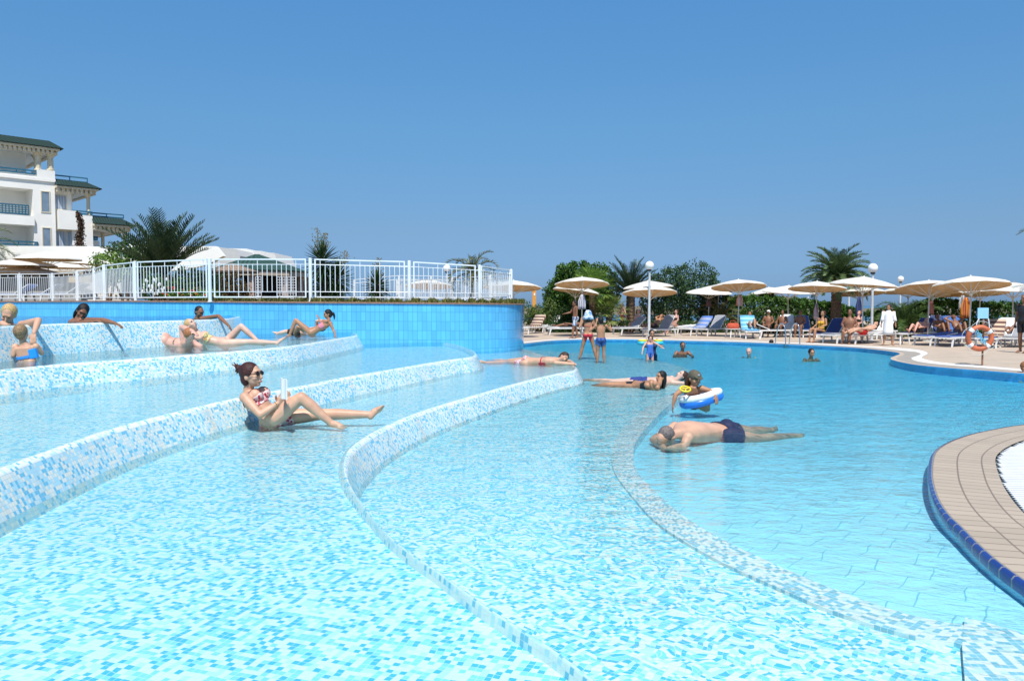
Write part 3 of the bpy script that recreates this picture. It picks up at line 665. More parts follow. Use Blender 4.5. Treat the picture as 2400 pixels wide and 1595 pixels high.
b.rings(rs); b.build('bag_body', pm('red_fabric', (0.45, 0.07, 0.03), 0.8, 0.25, 9), bag, world=True, smooth=True)
MB().tube(catmull([p0 + Vector(v) for v in ((-.14, 0, .22), (-.1, 0.02, .34), (.1, 0.02, .34), (.14, 0, .22))], 5), 0.012).build('strap', pm('red_fabric', (0.45, 0.07, 0.03)), bag, world=True, smooth=True)
# ---- towels and clothes hanging on parasol poles
def hanging(px, py0, py1, d, w_, cols, label, name='hanging_towel'):
    a = PD(px, py0, d); bb = PD(px, py1, d); h = a.z - bb.z; lines = []
    n = 9
    for j in range(7):
        t_ = j / 6; ww = w_ * (0.35 + 0.65 * min(1, t_ * 2.2)); z = a.z - h * t_
        lines.append([Vector((a.x + ww * (k / (n - 1) - 0.5), a.y - 0.05 + 0.05 * math.sin(k * 2.1 + t_ * 2), z - (0.10 * h * abs(math.sin(k * 1.3)) if j == 6 else 0))) for k in range(n)])
    o = multirib(name, lines, stripes('hang_%d_%d' % (px, py0), cols[0], cols[1], 0.13))
    m_ = o.modifiers.new('solidify', 'SOLIDIFY'); m_.thickness = 0.015
    # a short hook so the cloth hangs from the pole
    tag(o, label, 'towel')
hanging(1364, 690, 722, 35.6, 0.34, ((0.70, 0.66, 0.60), (0.12, 0.14, 0.30)), 'pale cloth hung on the pole above the walking boy')
hanging(1733, 690, 714, 36.7, 0.28, ((0.55, 0.18, 0.14), (0.65, 0.50, 0.42)), 'pinkish cloth hung on the pole of the highest parasol of the trio')
hanging(1912, 712, 746, 35.8, 0.2, ((0.35, 0.22, 0.22), (0.60, 0.50, 0.50)), 'striped pink cloth hung on the pole left of the palm trunk')
hanging(2012, 695, 742, 37, 0.26, ((0.02, 0.03, 0.10), (0.04, 0.06, 0.16)), 'long navy cloth hanging under the low parasol by the palm trunk')
hanging(2262, 697, 742, 31, 0.36, ((0.60, 0.22, 0.02), (0.28, 0.06, 0.03)), 'orange and dark cloth hung on the pole left of the sign')
hanging(2255, 692, 725, 31.4, 0.26, ((0.50, 0.50, 0.50), (0.20, 0.20, 0.22)), 'grey patterned cloth hung beside the orange one')
hanging(2181, 705, 738, 34, 0.2, ((0.18, 0.05, 0.04), (0.1, 0.04, 0.03)), 'dark red cloth hung behind the tipped parasol pole')
hanging(1660, 700, 718, 43, 0.26, ((0.12, 0.06, 0.05), (0.2, 0.1, 0.08)), 'dark bag like cloth hung on the lowest parasol of the trio', 'hanging_cloth')
# ---- pool ladder
lad = PZ(1848, 806, DECK); ld = empty('pool_ladder', (lad.x, lad.y, DECK), 'steel pool ladder with two arched handrails on the far edge', 'pool ladder')
M_ST = pm('stainless_steel', (0.62, 0.64, 0.66), 0.15, 0.05, 8, metal=0.9)
for s_ in (-0.27, 0.27):
    MB().tube(catmull([Vector((s_ - 0.12, 0.35, 0)), Vector((s_ - 0.08, 0.30, 0.45)), Vector((s_ - 0.02, 0.16, 0.74)), Vector((s_ + 0.03, -0.02, 0.78)), Vector((s_ + 0.07, -0.16, 0.6)), Vector((s_ + 0.08, -0.22, 0.1)), Vector((s_ + 0.08, -0.22, -0.45))], 6), 0.022, n=8).build('handrail', M_ST, ld, smooth=True)
for z in (-0.1, -0.35): MB().box((0.08, -0.22, z), (0.5, 0.08, 0.03)).build('tread', M_ST, ld)
# ---- life ring on its stand with the blank blue board
rp = PZ(2302, 856, DECK); DR = rp.y
stn = empty('life_ring_stand', (rp.x, rp.y, DECK), 'thin rusty post with a plain light blue board, holding up the life ring', 'stand')
zt = PD(2302, 748, DR).z
MB().cyl((0, 0, 0), (0, 0, zt - DECK), 0.022, n=8).build('post', pm('rusty_post', (0.30, 0.15, 0.08), 0.7, 0.3, 8), stn)
b0 = PD(2290, 746, DR + 0.05) - stn.location; b1 = PD(2316, 721, DR + 0.05) - stn.location
MB().box(((b0.x + b1.x) / 2, 0.04, (b0.z + b1.z) / 2), (b1.x - b0.x, 0.03, b1.z - b0.z)).build('board', pm('light_blue_board', (0.30, 0.58, 0.78), 0.4, 0.04), stn)
b = MB(); 
b.tube([Vector((b0.x + 0.02, 0, b0.z)), Vector((-0.16, 0, b0.z - 0.10)), Vector((-0.19, 0, b0.z - 0.42))], 0.014); b.tube([Vector((b1.x - 0.02, 0, b0.z)), Vector((b1.x, 0, b0.z - 0.10)), Vector((0.17, 0, b0.z - 0.42))], 0.014)
b.build('bracket', M_FEN, stn)
rc = PD(2296, 792, DR - 0.09); ring = empty('life_ring', rc, 'orange life ring with white bands and a looped rope, hung by the poolside', 'life ring')
ring.rotation_euler = (R(4), R(6), R(-8))
RO, ro = 0.265, 0.062
M_OR = pm('weathered_orange', (0.52, 0.13, 0.05), 0.55, 0.25, 6)
MB().tube([Vector((RO * math.cos(a), 0, RO * math.sin(a))) for a in [2 * math.pi * k / 48 for k in range(48)]], ro, n=14, closed=True).build('ring', M_OR, ring, smooth=True)
for a0 in (0.75, 2.5, 3.95, 5.6):
    MB().tube([Vector((RO * math.cos(a0 + t_), 0, RO * math.sin(a0 + t_))) for t_ in (-0.16, -0.08, 0, 0.08, 0.16)], ro + 0.006, n=14).build('white_band', pm('white_webbing', (0.74, 0.74, 0.72), 0.6), ring, smooth=True)
pth = []
for k in range(64):
    a = 2 * math.pi * k / 64; rr = RO + ro + 0.02 + 0.07 * abs(math.sin(2 * (a - 0.75))); pth.append(Vector((rr * math.cos(a), -0.02, rr * math.sin(a))))
MB().tube(pth, 0.006, n=5, closed=True).build('rope', pm('pale_rope', (0.60, 0.62, 0.60), 0.8), ring, smooth=True)
cp = [Vector((0.05 * math.sin(k * 1.7) - 0.12 + 0.01 * k, -0.06, 0.16 - 0.012 * k + 0.05 * math.cos(k * 2.3))) for k in range(26)]
MB().tube(catmull(cp, 4), 0.010, n=5).build('rope_coil', pm('blue_rope', (0.15, 0.45, 0.62), 0.8), ring, smooth=True)
# ================= VEGETATION =================
M_LF = leafmat('leaf_green', (0.012, 0.045, 0.008), (0.09, 0.19, 0.025))
M_LD = leafmat('leaf_dark', (0.008, 0.028, 0.008), (0.05, 0.11, 0.02))
M_LG = leafmat('leaf_grey_green', (0.018, 0.05, 0.022), (0.08, 0.15, 0.055))
M_LP = leafmat('leaf_palm', (0.025, 0.055, 0.02), (0.17, 0.24, 0.09), rough=0.4, trans=0.15)
M_LB = leafmat('leaf_bright', (0.04, 0.11, 0.015), (0.28, 0.42, 0.07))
M_TR = pm('bark', (0.14, 0.09, 0.055), 0.95, 0.35, 14, bump=0.6)
def foliage(mb, c, r, n, sz, flat=0.0, rng=random, up=0.3, hollow=0.55):
    for _ in range(n):
        while True:
            v = Vector((rng.uniform(-1, 1), rng.uniform(-1, 1), rng.uniform(-1, 1)))
            if hollow < v.length < 1.0 or (v.length < 1 and rng.random() < 0.15): break
        lum = 1 + 0.16 * math.sin(v.x * 7 + c[0]) * math.cos(v.z * 6 + c[1]) + 0.1 * math.sin(v.y * 9)
        p = Vector((c[0] + v.x * r[0] * lum, c[1] + v.y * r[1] * lum, c[2] + v.z * r[2] * lum))
        a = Vector((rng.gauss(0, 1), rng.gauss(0, 1), rng.gauss(0, 1))) + v * 0.8; a.normalize()
        x, y, _d = frame(a); s_ = sz * rng.uniform(0.6, 1.3)
        q = x * s_ * 0.5; w_ = y * s_ * 0.9
        mb.poly([p - w_ * 0.6, p + q * 0.8, p + w_ * 0.6, p - q * 0.8])
def bush(name, label, cat, c, blobs, n, sz, m=None, group=None, trunk=None):
    """c base; blobs relative ellipsoids (centre, radii, weight)"""
    rt = empty(name, c, label, cat, group); c = Vector(c)
    fb = MB()
    for bc, br, wt_ in blobs:
        foliage(fb, c + Vector(bc), br, int(n * wt_), sz)
        # little clumps breaking the outline
        for _ in range(14):
            a = Vector((random.gauss(0, 1), random.gauss(0, 1), abs(random.gauss(0, 1)) * 0.9 - 0.2)).normalized()
            q = c + Vector(bc) + Vector((a.x * br[0], a.y * br[1], a.z * br[2])); rr = min(br) * random.uniform(0.14, 0.3)
            foliage(fb, q, (rr, rr, rr * 0.8), max(4, int(n * wt_ * 0.02)), sz * 0.9, hollow=0.2)
    fb.build('foliage', m or M_LF, rt, world=True)
    b = MB()
    for bc, br, wt_ in blobs:
        e = c + Vector(bc); b.tube(catmull([c + Vector((bc[0] * 0.15, bc[1] * 0.15, -0.1)), c.lerp(e, 0.5) + Vector((random.uniform(-.1, .1), 0, -0.1)), e], 3), [0.09, 0.085, 0.08, 0.07, 0.06, 0.05, 0.03], n=6)
    b.build('trunk', M_TR, rt, world=True, smooth=True)
    return rt
def frond(mb, base, az, el, L_, droop, nl=26, lw=0.35, leafw=0.042, vee=0.5, st=None):
    d = Vector((math.cos(az) * math.cos(el), math.sin(az) * math.cos(el), math.sin(el))); side = Vector((-math.sin(az), math.cos(az), 0))
    P = [Vector(base)]; steps = 10; e = el
    for i in range(steps):
        e -= droop * (i + 1) / steps / steps * 2; dd = Vector((math.cos(az) * math.cos(e), math.sin(az) * math.cos(e), math.sin(e))); P.append(P[-1] + dd * L_ / steps)
    (st or mb).tube(P, [0.028 * L_ / 2 * (1 - 0.85 * i / steps) + 0.003 for i in range(steps + 1)], n=4)
    for k in range(nl):
        t_ = 0.14 + 0.86 * k / (nl - 1); f = t_ * steps; i = min(steps - 1, int(f)); p = P[i].lerp(P[i + 1], f - i); tg = (P[i + 1] - P[i]).normalized(); upv = side.cross(tg) * -1
        if upv.z < 0: upv = -upv
        ll = lw * math.sin(math.pi * (0.12 + 0.80 * t_)) ** 0.6 * random.uniform(0.85, 1.12)
        for s_ in (-1, 1):
            dr = (side * s_ * 0.75 + tg * 0.75 + upv * vee * random.uniform(0.6, 1.3) - Vector((0, 0, 0.12))).normalized()
            q = p + dr * ll; wv = tg * leafw * 0.5
            mb.poly([p - wv, p + wv, p.lerp(q, 0.55) + wv * 1.1, q, p.lerp(q, 0.55) - wv * 1.1])
def date_palm(name_label, base, trunk_h, L_, nf, tr=0.2, cat='palm', elmin=-0.3, m=None, nl=26, seed=1, spread=1.0, droop=1.3, lw=0.38):
    random.seed(seed); rt = empty('palm_tree', base, name_label, cat); base = Vector(base)
    top = base + Vector((0, 0, trunk_h))
    b = MB(); n = 12; rs = []
    k_ = max(4, int(trunk_h / 0.09))
    for j in range(k_ + 1):
        t_ = j / k_; rr = tr * (1.12 - 0.2 * t_) * (1.0 + 0.10 * (j % 2)); 
        rs.append([base + Vector((rr * math.cos(2 * math.pi * i / n + j * 0.26), rr * math.sin(2 * math.pi * i / n + j * 0.26), trunk_h * t_)) for i in range(n)])
    b.rings(rs); b.build('trunk', M_TR, rt, world=True)
    b = MB(); 
    for k in range(nf):
        t_ = (k + 0.5) / nf; el = R(84) - (R(84) - elmin) * (t_ ** 0.9) * spread; az = k * 2.39996 + random.uniform(-.2, .2)
        frond(b, top + Vector((math.cos(az) * 0.05, math.sin(az) * 0.05, 0.05)), az, el + random.uniform(-.08, .08), L_ * random.uniform(0.85, 1.1), droop * random.uniform(0.8, 1.25), nl=nl, lw=lw)
    b.build('fronds', m or M_LP, rt, world=True)
    return rt
def fan_palm(label, base, trunk_h, nf, L_, rad, m=None, seed=1):
    random.seed(seed); rt = empty('fan_palm', base, label, 'palm'); base = Vector(base); top = base + Vector((0, 0, trunk_h))
    MB().cyl(base, top, 0.2, 0.17, n=10).build('trunk', M_TR, rt, world=True)
    b = MB(); st = MB()
    for k in range(nf):
        t_ = (k + 0.5) / nf; el = R(80) - R(115) * t_; az = k * 2.39996; d = Vector((math.cos(az) * math.cos(el), math.sin(az) * math.cos(el), math.sin(el)))
        p = top + d * L_ * random.uniform(0.8, 1.1); st.cyl(top, p, 0.012, 0.008, n=4)
        side = d.cross(Vector((0, 0, 1))).normalized(); upv = side.cross(d)
        for j in range(22):
            a = (j / 21 - 0.5) * R(250); dr = (d * math.cos(a) + side * math.sin(a) + upv * random.uniform(-.12, .22)).normalized()
            q = p + dr * rad * (0.75 + 0.25 * math.cos(a)) - Vector((0, 0, 0.06)); x = dr.cross(upv).normalized() * 0.024
            mid = p.lerp(q, 0.6); b.poly([p, mid + x, q - Vector((0, 0, 0.1 * rad)), mid - x])
    b.build('fans', m or M_LB, rt, world=True); st.build('stalks', M_LB, rt, world=True)
    return rt
def yucca(label, base, heads, nl, L_, spikes=(), seed=1):
    random.seed(seed); base = Vector(base); rt = empty('yucca', base, label, 'yucca'); b = MB(); tb = MB()
    for hc, sc in heads:
        h = base + Vector(hc); tb.tube([base, base.lerp(h, .5) + Vector((0.03, 0, 0)), h], [0.10, 0.09, 0.07], n=8)
        for k in range(nl):
            t_ = k / nl; el = R(86) - R(150) * t_; az = k * 2.39996; d = Vector((math.cos(az) * math.cos(el), math.sin(az) * math.cos(el), math.sin(el)))
            p = h + Vector((0, 0, -0.35 * t_)); q = p + d * L_ * sc * random.uniform(0.85, 1.1) - Vector((0, 0, 0.06)); s_ = d.cross(Vector((0, 0, 1))).normalized() * 0.026
            m_ = p.lerp(q, 0.45) + Vector((0, 0, 0.03)); b.poly([p - s_ * .6, p + s_ * .6, m_ + s_, q, m_ - s_])
    b.build('leaves', leafmat('leaf_yucca', (0.012, 0.035, 0.014), (0.06, 0.12, 0.035), rough=0.35, trans=0.1), rt, world=True); tb.build('trunk', M_TR, rt, world=True, smooth=True)
    fb = MB()
    for sp_, hh in spikes:
        s0 = base + Vector(sp_); fb.cyl(s0 - Vector((0, 0, 0.35)), s0 + Vector((0.02, 0, hh)), 0.018, 0.006, n=5)
        for _ in range(60):
            z = random.uniform(0.1, 1) * hh; r_ = 0.10 * (1 - abs(z / hh - 0.5)); p = s0 + Vector((random.gauss(0, r_), random.gauss(0, r_), z)); s_ = 0.03
            fb.poly([p, p + Vector((s_, 0, s_ * .5)), p + Vector((s_ * .5, 0.01, -s_)), p + Vector((-s_ * .5, 0, -s_ * .7))])
    if spikes: fb.build('flower_spike', leafmat('dry_flower', (0.16, 0.12, 0.06), (0.40, 0.36, 0.22)), rt, world=True)
    return rt
def atD(px, py, d, z=None):
    p = PD(px, py, d); return Vector((p.x, p.y, z if z is not None else p.z))
def pxm(d): return d / F     # metres per pixel at depth d
# big left date palm (short trunk) behind the railing
date_palm('large bushy date palm rising behind the railing in front of the hotel', atD(385, 690, 27.5, 1.55), 1.0, 2.2, 50, 0.25, m=leafmat('leaf_palm_dusk', (0.015, 0.035, 0.016), (0.085, 0.13, 0.055), 0.4, 0.12), elmin=0.62, nl=24, seed=3, droop=0.42, lw=0.40)
d_ = 44
bush('green_tree', 'round dark green tree between the hotel and the date palm', 'tree', atD(300, 690, 50, 1.5), [((0, 0, 2.9), (1.6, 1.2, 1.3), 1.0), ((1.3, 0, 2.2), (1.1, 1, 1.0), .5), ((-1.2, 0, 2.2), (0.9, 1, 1.0), .4)], 1800, 0.16, M_LF)
random.seed(11)
# climbing column plant by the hotel
rt = empty('climbing_shrub', atD(195, 690, 56, 1.5), 'tall narrow dark red and green climber standing against the hotel', 'shrub'); fb = MB()
for k in range(26):
    t_ = k / 25; px = 183 + 12 * t_ + 4 * math.sin(t_ * 7); py = 503 + 105 * t_; r_ = 0.16 + 0.42 * t_ ** 1.6 + 0.08 * math.sin(k * 2.2)
    foliage(fb, PD(px, py, 56), (r_, r_, 0.28), 90, 0.12, hollow=0.1)
for dx in (-30, 22, 30): foliage(fb, PD(195 + dx * .8, 606, 56), (0.6, 0.5, 0.4), 130, 0.13, hollow=0.1)
fb.build('foliage', leafmat('leaf_redgreen', (0.02, 0.035, 0.012), (0.12, 0.045, 0.035)), rt, world=True)
MB().tube([PD(195, 640, 56), PD(190, 560, 56), PD(184, 508, 56)], [0.08, 0.05, 0.02]).build('trunk', M_TR, rt, world=True)
date_palm('palm whose frond tips reach in at the left edge before the hotel', atD(-45, 690, 50, 1.5), 3.6, 2.4, 26, 0.2, nl=22, seed=9)
bush('leafy_shrub', 'light leafy shrub beside the rightmost hotel parasol', 'shrub', atD(250, 690, 40, 1.5), [((0, 0, 2.2), (0.8, .6, .55), 1.0), ((0.5, 0, 1.7), (0.6, .6, .5), .6)], 500, 0.11, M_LB)
# shrubs and beds directly behind the railing
bush('reddish_shrub', 'reddish brown shrub behind the railing panel left of the lattice pavilion', 'shrub', atD(545, 700, 23, 1.6), [((0, 0, 0.42), (0.42, .3, .42), 1.0), ((0.22, 0, 0.3), (0.3, .3, .32), .6)], 1100, 0.06, leafmat('leaf_rust', (0.05, 0.03, 0.01), (0.20, 0.13, 0.05)))
bush('green_shrub', 'mixed green shrub behind the railing under the big date palm', 'shrub', atD(400, 700, 24.5, 1.6), [((-0.5, 0, 0.4), (0.5, .3, .4), 1.0), ((0.4, 0, 0.4), (0.5, .3, .38), .8)], 1000, 0.07, M_LF)
rt = bush('flowering_shrub', 'shrub with white trumpet flowers behind the railing', 'shrub', atD(362, 700, 23.6, 1.6), [((0, 0, 0.5), (0.42, .3, .35), 1.0)], 420, 0.07, M_LF)
b = MB(); 
for k in range(34):
    p = atD(362, 700, 23.4, 1.6) + Vector((random.uniform(-.4, .4), random.uniform(-.3, .1), random.uniform(.25, .72))); MB().ell(p, (0.03, 0.02, 0.055), nu=6, nv=4).build('flower', pm('white_petals', (0.78, 0.78, 0.74), 0.6), rt, world=True)
rt = bush('flowering_shrub', 'low bed plant with red flowers behind the railing', 'shrub', atD(450, 702, 22.6, 1.6), [((0, 0, 0.2), (0.8, .3, .2), 1.0)], 700, 0.06, M_LB)
b = MB()
for k in range(26):
    p = atD(450, 702, 22.4, 1.6) + Vector((random.uniform(-.8, .8), random.uniform(-.25, .1), random.uniform(.12, .42))); MB().ell(p, (0.035, 0.03, 0.03), nu=6, nv=4).build('flower', pm('red_petals', (0.55, 0.05, 0.02), 0.6), rt, world=True)
bush('dark_shrub', 'dense dark shrub behind the railing between the big palm and the pavilion', 'shrub', atD(462, 700, 31, 1.6), [((-0.5, 0, 0.6), (0.9, .6, .80), 1.0), ((0.5, 0, 0.6), (0.8, .6, .72), 0.9), ((0, 0.2, 0.3), (1.2, .5, .5), 0.8)], 2600, 0.09, M_LD)
yucca('tall yucca clump with two dry flower spikes behind the railing', atD(765, 704, 23.6, 1.6), [((-0.12, 0, 1.35), 1.15), ((0.32, 0.1, 0.85), 1.0), ((-0.1, 0, 0.6), 0.95), ((0.25, 0, 0.3), 0.8)], 130, 0.62, [((-0.27, 0, 1.55), 0.72), ((-0.03, 0, 1.6), 0.5), ((0.55, 0, 1.15), 0.42)], 5)
yucca('small single yucca with a short flower spike behind the railing', atD(884, 704, 23.6, 1.6), [((0.0, 0, 0.62), 1.0)], 120, 0.52, [((0.02, 0, 0.75), 0.62)], 6)
date_palm('date palm with arching tips above the right part of the railing', atD(1108, 700, 32, 0.2), 2.6, 1.25, 20, 0.13, nl=18, seed=12, elmin=-0.3, droop=1.6, lw=0.26, m=leafmat('leaf_palm_dry', (0.05, 0.06, 0.02), (0.20, 0.20, 0.08), 0.4, 0.2))
# low planting strip (ground cover)
fb = MB(); 
for k in range(5200):
    i = random.uniform(30, 84); j = int(i); q = wallc[min(j, len(wallc) - 1)]; nn = normals2d(wallc)[min(j, len(wallc) - 1)] if k == 0 else nn
    o_ = random.uniform(0.12, 0.9); dirv = Vector((0, 1, 0)); p = q.lerp(wallc[j + 1], i - j) + dirv * o_ + Vector((0, 0, 0.0)); h = random.uniform(0.02, 0.07 + 0.08 * math.sin(i * 1.7) ** 2)
    a = random.uniform(0, 6.28); s_ = Vector((math.cos(a), math.sin(a), 0)) * 0.02; t_ = Vector((random.gauss(0, .03), random.gauss(0, .03), h)); fb.poly([p - s_, p + s_, p + t_ + s_ * .6, p + t_ * 1.3, p + t_ - s_ * .6])
tag(fb.build('ground_cover', leafmat('bed_plants', (0.04, 0.08, 0.015), (0.24, 0.22, 0.05))), 'low green and yellow bed plants along the wall top below the railing', 'plants', kind='stuff')
# right hand trees
D1 = 40.5
def TB(name, label, px, d, blobs, n, sz, m, cat='tree', z=0.0, group=None):
    return bush(name, label, cat, atD(px, 700, d, z), blobs, n, sz, m, group)
TB('broad_tree', 'broad rounded green tree behind the parasol over the standing bathers', 1325, 46, [((0, 0, 2.0), (1.1, 1.2, 1.9), 1.0), ((0.8, 0, 2.4), (1.3, 1.2, 1.6), 1.1), ((-0.55, 0, 1.3), (.8, 1, 1.35), .7), ((1.9, 0.3, 2.2), (1.3, 1, 1.7), .8)], 5200, 0.13, M_LF)
TB('grey_green_tree', 'large feathery grey green tree left of the trio of parasols', 1612, 46.5, [((-1.0, 0, 1.85), (1.4, 1.2, 1.9), 1.0), ((0.4, 0, 2.15), (1.5, 1.2, 1.95), 1.1), ((1.5, 0, 1.4), (1.0, 1, 1.45), .8), ((-2.0, 0, 1.6), (1.0, 1, 1.9), .7)], 5200, 0.11, M_LG)
date_palm('dark date palm with stiff upright fronds left of the globe lamp', atD(1478, 700, 44.6, 0.0), 2.1, 2.2, 56, 0.25, nl=26, seed=21, elmin=0.25, droop=0.5, m=leafmat('leaf_palm_dark', (0.012, 0.03, 0.014), (0.06, 0.10, 0.04), 0.4, 0.1), lw=0.3)
fan_palm('fan palm with pale green fans above the parasol of the standing bathers', atD(1388, 700, 43.6, 0), 2.3, 40, 1.0, 0.75, M_LB, 31)
fan_palm('lower fan palm with drooping fans behind the man in red shorts', atD(1428, 700, 43.4, 0), 1.05, 40, 0.85, 0.55, leafmat('leaf_fan', (0.06, 0.11, 0.02), (0.34, 0.40, 0.12)), 32)
date_palm('thick trunked date palm with a round crown right of centre of the deck', atD(1960, 700, 40, 0.0), 2.95, 1.8, 84, 0.24, nl=30, seed=41, elmin=-0.35, droop=0.95, lw=0.34)
date_palm('low spreading palm behind the woman in white', atD(2122, 700, 37, 0.0), 0.55, 1.9, 30, 0.2, nl=26, seed=43, elmin=0.1, droop=1.5, lw=0.34, m=leafmat('leaf_palm_green', (0.02, 0.05, 0.012), (0.10, 0.17, 0.04), 0.4, 0.15))
date_palm('small ragged palm behind the poles of the trio of parasols', atD(1690, 700, 44, 0.0), 0.8, 1.5, 22, 0.14, nl=20, seed=44, elmin=-0.1, droop=1.3, lw=0.26, m=leafmat('leaf_palm_dry', (0.05, 0.06, 0.02), (0.20, 0.20, 0.08)))
date_palm('palm outside the right edge with one frond tip showing', atD(2530, 640, 30, 0.0), 3.9, 2.0, 22, 0.2, nl=20, seed=45, elmin=0.0, droop=1.3)
TB('leafy_bush', 'leafy bush with orange flowers beside the end of the blue wall', 1262, 44.5, [((0, 0, 0.75), (0.75, .7, .75), 1.0), ((-0.6, 0, 0.9), (0.5, .6, .8), .5), ((0.7, .2, 1.0), (0.5, .6, 1.0), .5)], 1500, 0.10, leafmat('leaf_olive', (0.03, 0.07, 0.015), (0.16, 0.22, 0.05)), 'bush')
TB('leafy_bush', 'dark bush behind the walking boy and the white plastic lounger', 1335, 44.5, [((0, 0, 0.7), (1.1, .7, .8), 1.0)], 1500, 0.1, M_LD, 'bush')
# clipped hedges
def hedge(label, pts, h, wd, n, sz, m=None, name='hedge'):
    rt = empty(name, (pts[0][0], pts[0][1], 0), label, 'hedge'); fb = MB()
    for _ in range(n):
        k = random.uniform(0, len(pts) - 1.001); i = int(k); a, c = Vector((*pts[i], 0)), Vector((*pts[i + 1], 0)); p = a.lerp(c, k - i)
        hh = h(k) if callable(h) else h; hh *= 1 + 0.05 * math.sin(k * 21) + 0.04 * math.sin(k * 47)
        f = random.random(); y = random.uniform(-wd, wd)
        if f < 0.6: q = p + Vector((0, -wd + random.gauss(0, .05), random.uniform(0, hh)))
        elif f < 0.9: q = p + Vector((0, y, hh + random.gauss(0, 0.05) - 0.15 * (abs(y) / wd) ** 3))
        else: q = p + Vector((0, y, random.uniform(0, hh)))
        x, y_, _z = frame(Vector((random.gauss(0, 1), -0.6 + random.gauss(0, 1), 0.5 + random.gauss(0, 1)))); s_ = sz * random.uniform(.6, 1.3)
        fb.poly([q - y_ * s_ * .6, q + x * s_ * .4, q + y_ * s_ * .6, q - x * s_ * .4])
    fb.build('leaves', m or M_LF, rt, world=True)
    return rt
def hx(px, d): p = PD(px, 700, d); return (p.x, p.y)
hedge('tall bumpy hedge between the grey green tree and the date palm trunk', [hx(1700, 45), hx(1790, 44.5), hx(1870, 44), hx(1950, 43), hx(2010, 43.5)], lambda k: (1.9, 2.0, 1.75, 1.55, 1.15)[min(4, int(k))] * (1 - (k % 1)) + (1.9, 2.0, 1.75, 1.55, 1.15)[min(4, int(k) + 1)] * (k % 1), 0.7, 15000, 0.13)
hedge('tall bumpy hedge behind the life ring and the right hand loungers', [hx(2030, 42), hx(2110, 40), hx(2190, 39), hx(2280, 39), hx(2400, 39), hx(2560, 39)], lambda k: (1.1, 1.2, 1.75, 1.55, 1.55, 1.5)[min(5, int(k))] * (1 - (k % 1)) + (1.1, 1.2, 1.75, 1.55, 1.55, 1.5)[min(5, int(k) + 1)] * (k % 1), 0.7, 15000, 0.13)
hedge('low trimmed dark hedge behind the loungers from the wall end to the trio of parasols', [hx(1285, 42.6), hx(1400, 42.8), hx(1520, 42.8), hx(1640, 42.8), hx(1740, 42.6)], 0.6, 0.3, 9000, 0.08, M_LD)
hedge('low trimmed dark hedge behind the loungers from the trio of parasols to the right edge', [hx(1745, 42.4), hx(1860, 41), hx(2000, 39), hx(2140, 37), hx(2280, 36.4), hx(2480, 36)], 0.5, 0.3, 10000, 0.08, M_LD)
# ================= BUILDINGS =================
M_HW = pm('whitewash', (0.86, 0.83, 0.76), 0.85, 0.04, 0.6)
M_HC = pm('cream_stone', (0.66, 0.58, 0.42), 0.8, 0.08, 3)
M_HB = pm('teal_railing', (0.02, 0.13, 0.20), 0.5, 0.1, 3)
M_HG = pm('window_glass', (0.20, 0.27, 0.34), 0.12, 0.15, 2)
M_CU = stripes('curtain', (0.45, 0.50, 0.55), (0.30, 0.35, 0.42), 0.2)
M_GT = stripes('green_roof_tiles', (0.012, 0.045, 0.035), (0.003, 0.012, 0.012), 0.30)
# facade plane through P0 with direction U, outward normal Wn
FP0 = PD(0, 716, 60.0); FU = Vector((1, 1, 0)).normalized(); FWn = Vector((1, -1, 0)).normalized()
def FK(x, y, w=0.0):
    """point of the facade (offset outward by w) seen at photo crop position"""
    px, py = x / 3.563, 280 + y / 3.563
    r = ray(px, py); o_ = Vector((0, 0, CH)); p0 = FP0 + FWn * w
    t = (p0 - o_).dot(FWn) / r.dot(FWn); q = o_ + r * t
    return (q - FP0).dot(FU), q.z
def FW(u, z, w): return FP0 + FU * u + FWn * w + Vector((0, 0, z - FP0.z))
def fbox(mb, u0, u1, z0, z1, w0, w1):
    c = [FW(u, z, w_) for z in (z0, z1) for u, w_ in ((u0, w0), (u1, w0), (u1, w1), (u0, w1))]
    b = len(mb.v); mb.v += c
    for q in ((0, 3, 2, 1), (4, 5, 6, 7), (0, 1, 5, 4), (1, 2, 6, 5), (2, 3, 7, 6), (3, 0, 4, 7)): mb.face([b + i for i in q])
hotel = empty('hotel_building', FP0 + FWn * -3 + FU * 2 - Vector((0, 0, FP0.z)), 'white stepped hotel with green tiled eaves, arched loggias and teal balcony rails', 'building')
zb = 0.5
U = lambda x, y=700: FK(x, y)[0]
Zf = lambda x, y: FK(x, y)[1]
uA, uB, uC = U(460), U(770), U(1050)
zr1 = Zf(0, 245); zA = Zf(0, 560)
# walls as boxes leaving the recesses open
wl_ = MB(); DP = -9.0
zl0, zl1 = Zf(0, 430), Zf(300, 262)          # top loggia floor and soffit
fl = [zl0, Zf(0, 720), Zf(0, 1020)]
uR = U(278)                                    # right side of the big recesses
uE = U(460)
uL = -16.0
fbox(wl_, uL, uE, zb, Zf(0, 1060), -9, 0)                       # base storey
fbox(wl_, uR, uE, Zf(0, 1060), Zf(300, 480), -9, 0)             # pier with windows cut as insets
fbox(wl_, uL, uR, Zf(0, 1060), zl0, -9, -2.2)                   # back of recesses
fbox(wl_, uL, uR, Zf(0, 558), Zf(0, 480), -2.2, 0)              # lintel above middle balcony
fbox(wl_, uL, uR, Zf(0, 870) , Zf(0, 790), -2.2, 0.25)          # parapet of middle balcony
fbox(wl_, uL, uE + 0.05, Zf(0, 480), Zf(0, 455), -9, 0.12)       # slab line
fbox(wl_, uL, U(310), Zf(0, 455), zl0, -9, -0.02)
fbox(wl_, U(312), uE + 0.02, Zf(0, 455), Zf(400, 425), -1.6, 0.10)   # corner parapet
fbox(wl_, uL, U(285), zl0, zl1, -9, -2.0)                       # loggia back wall
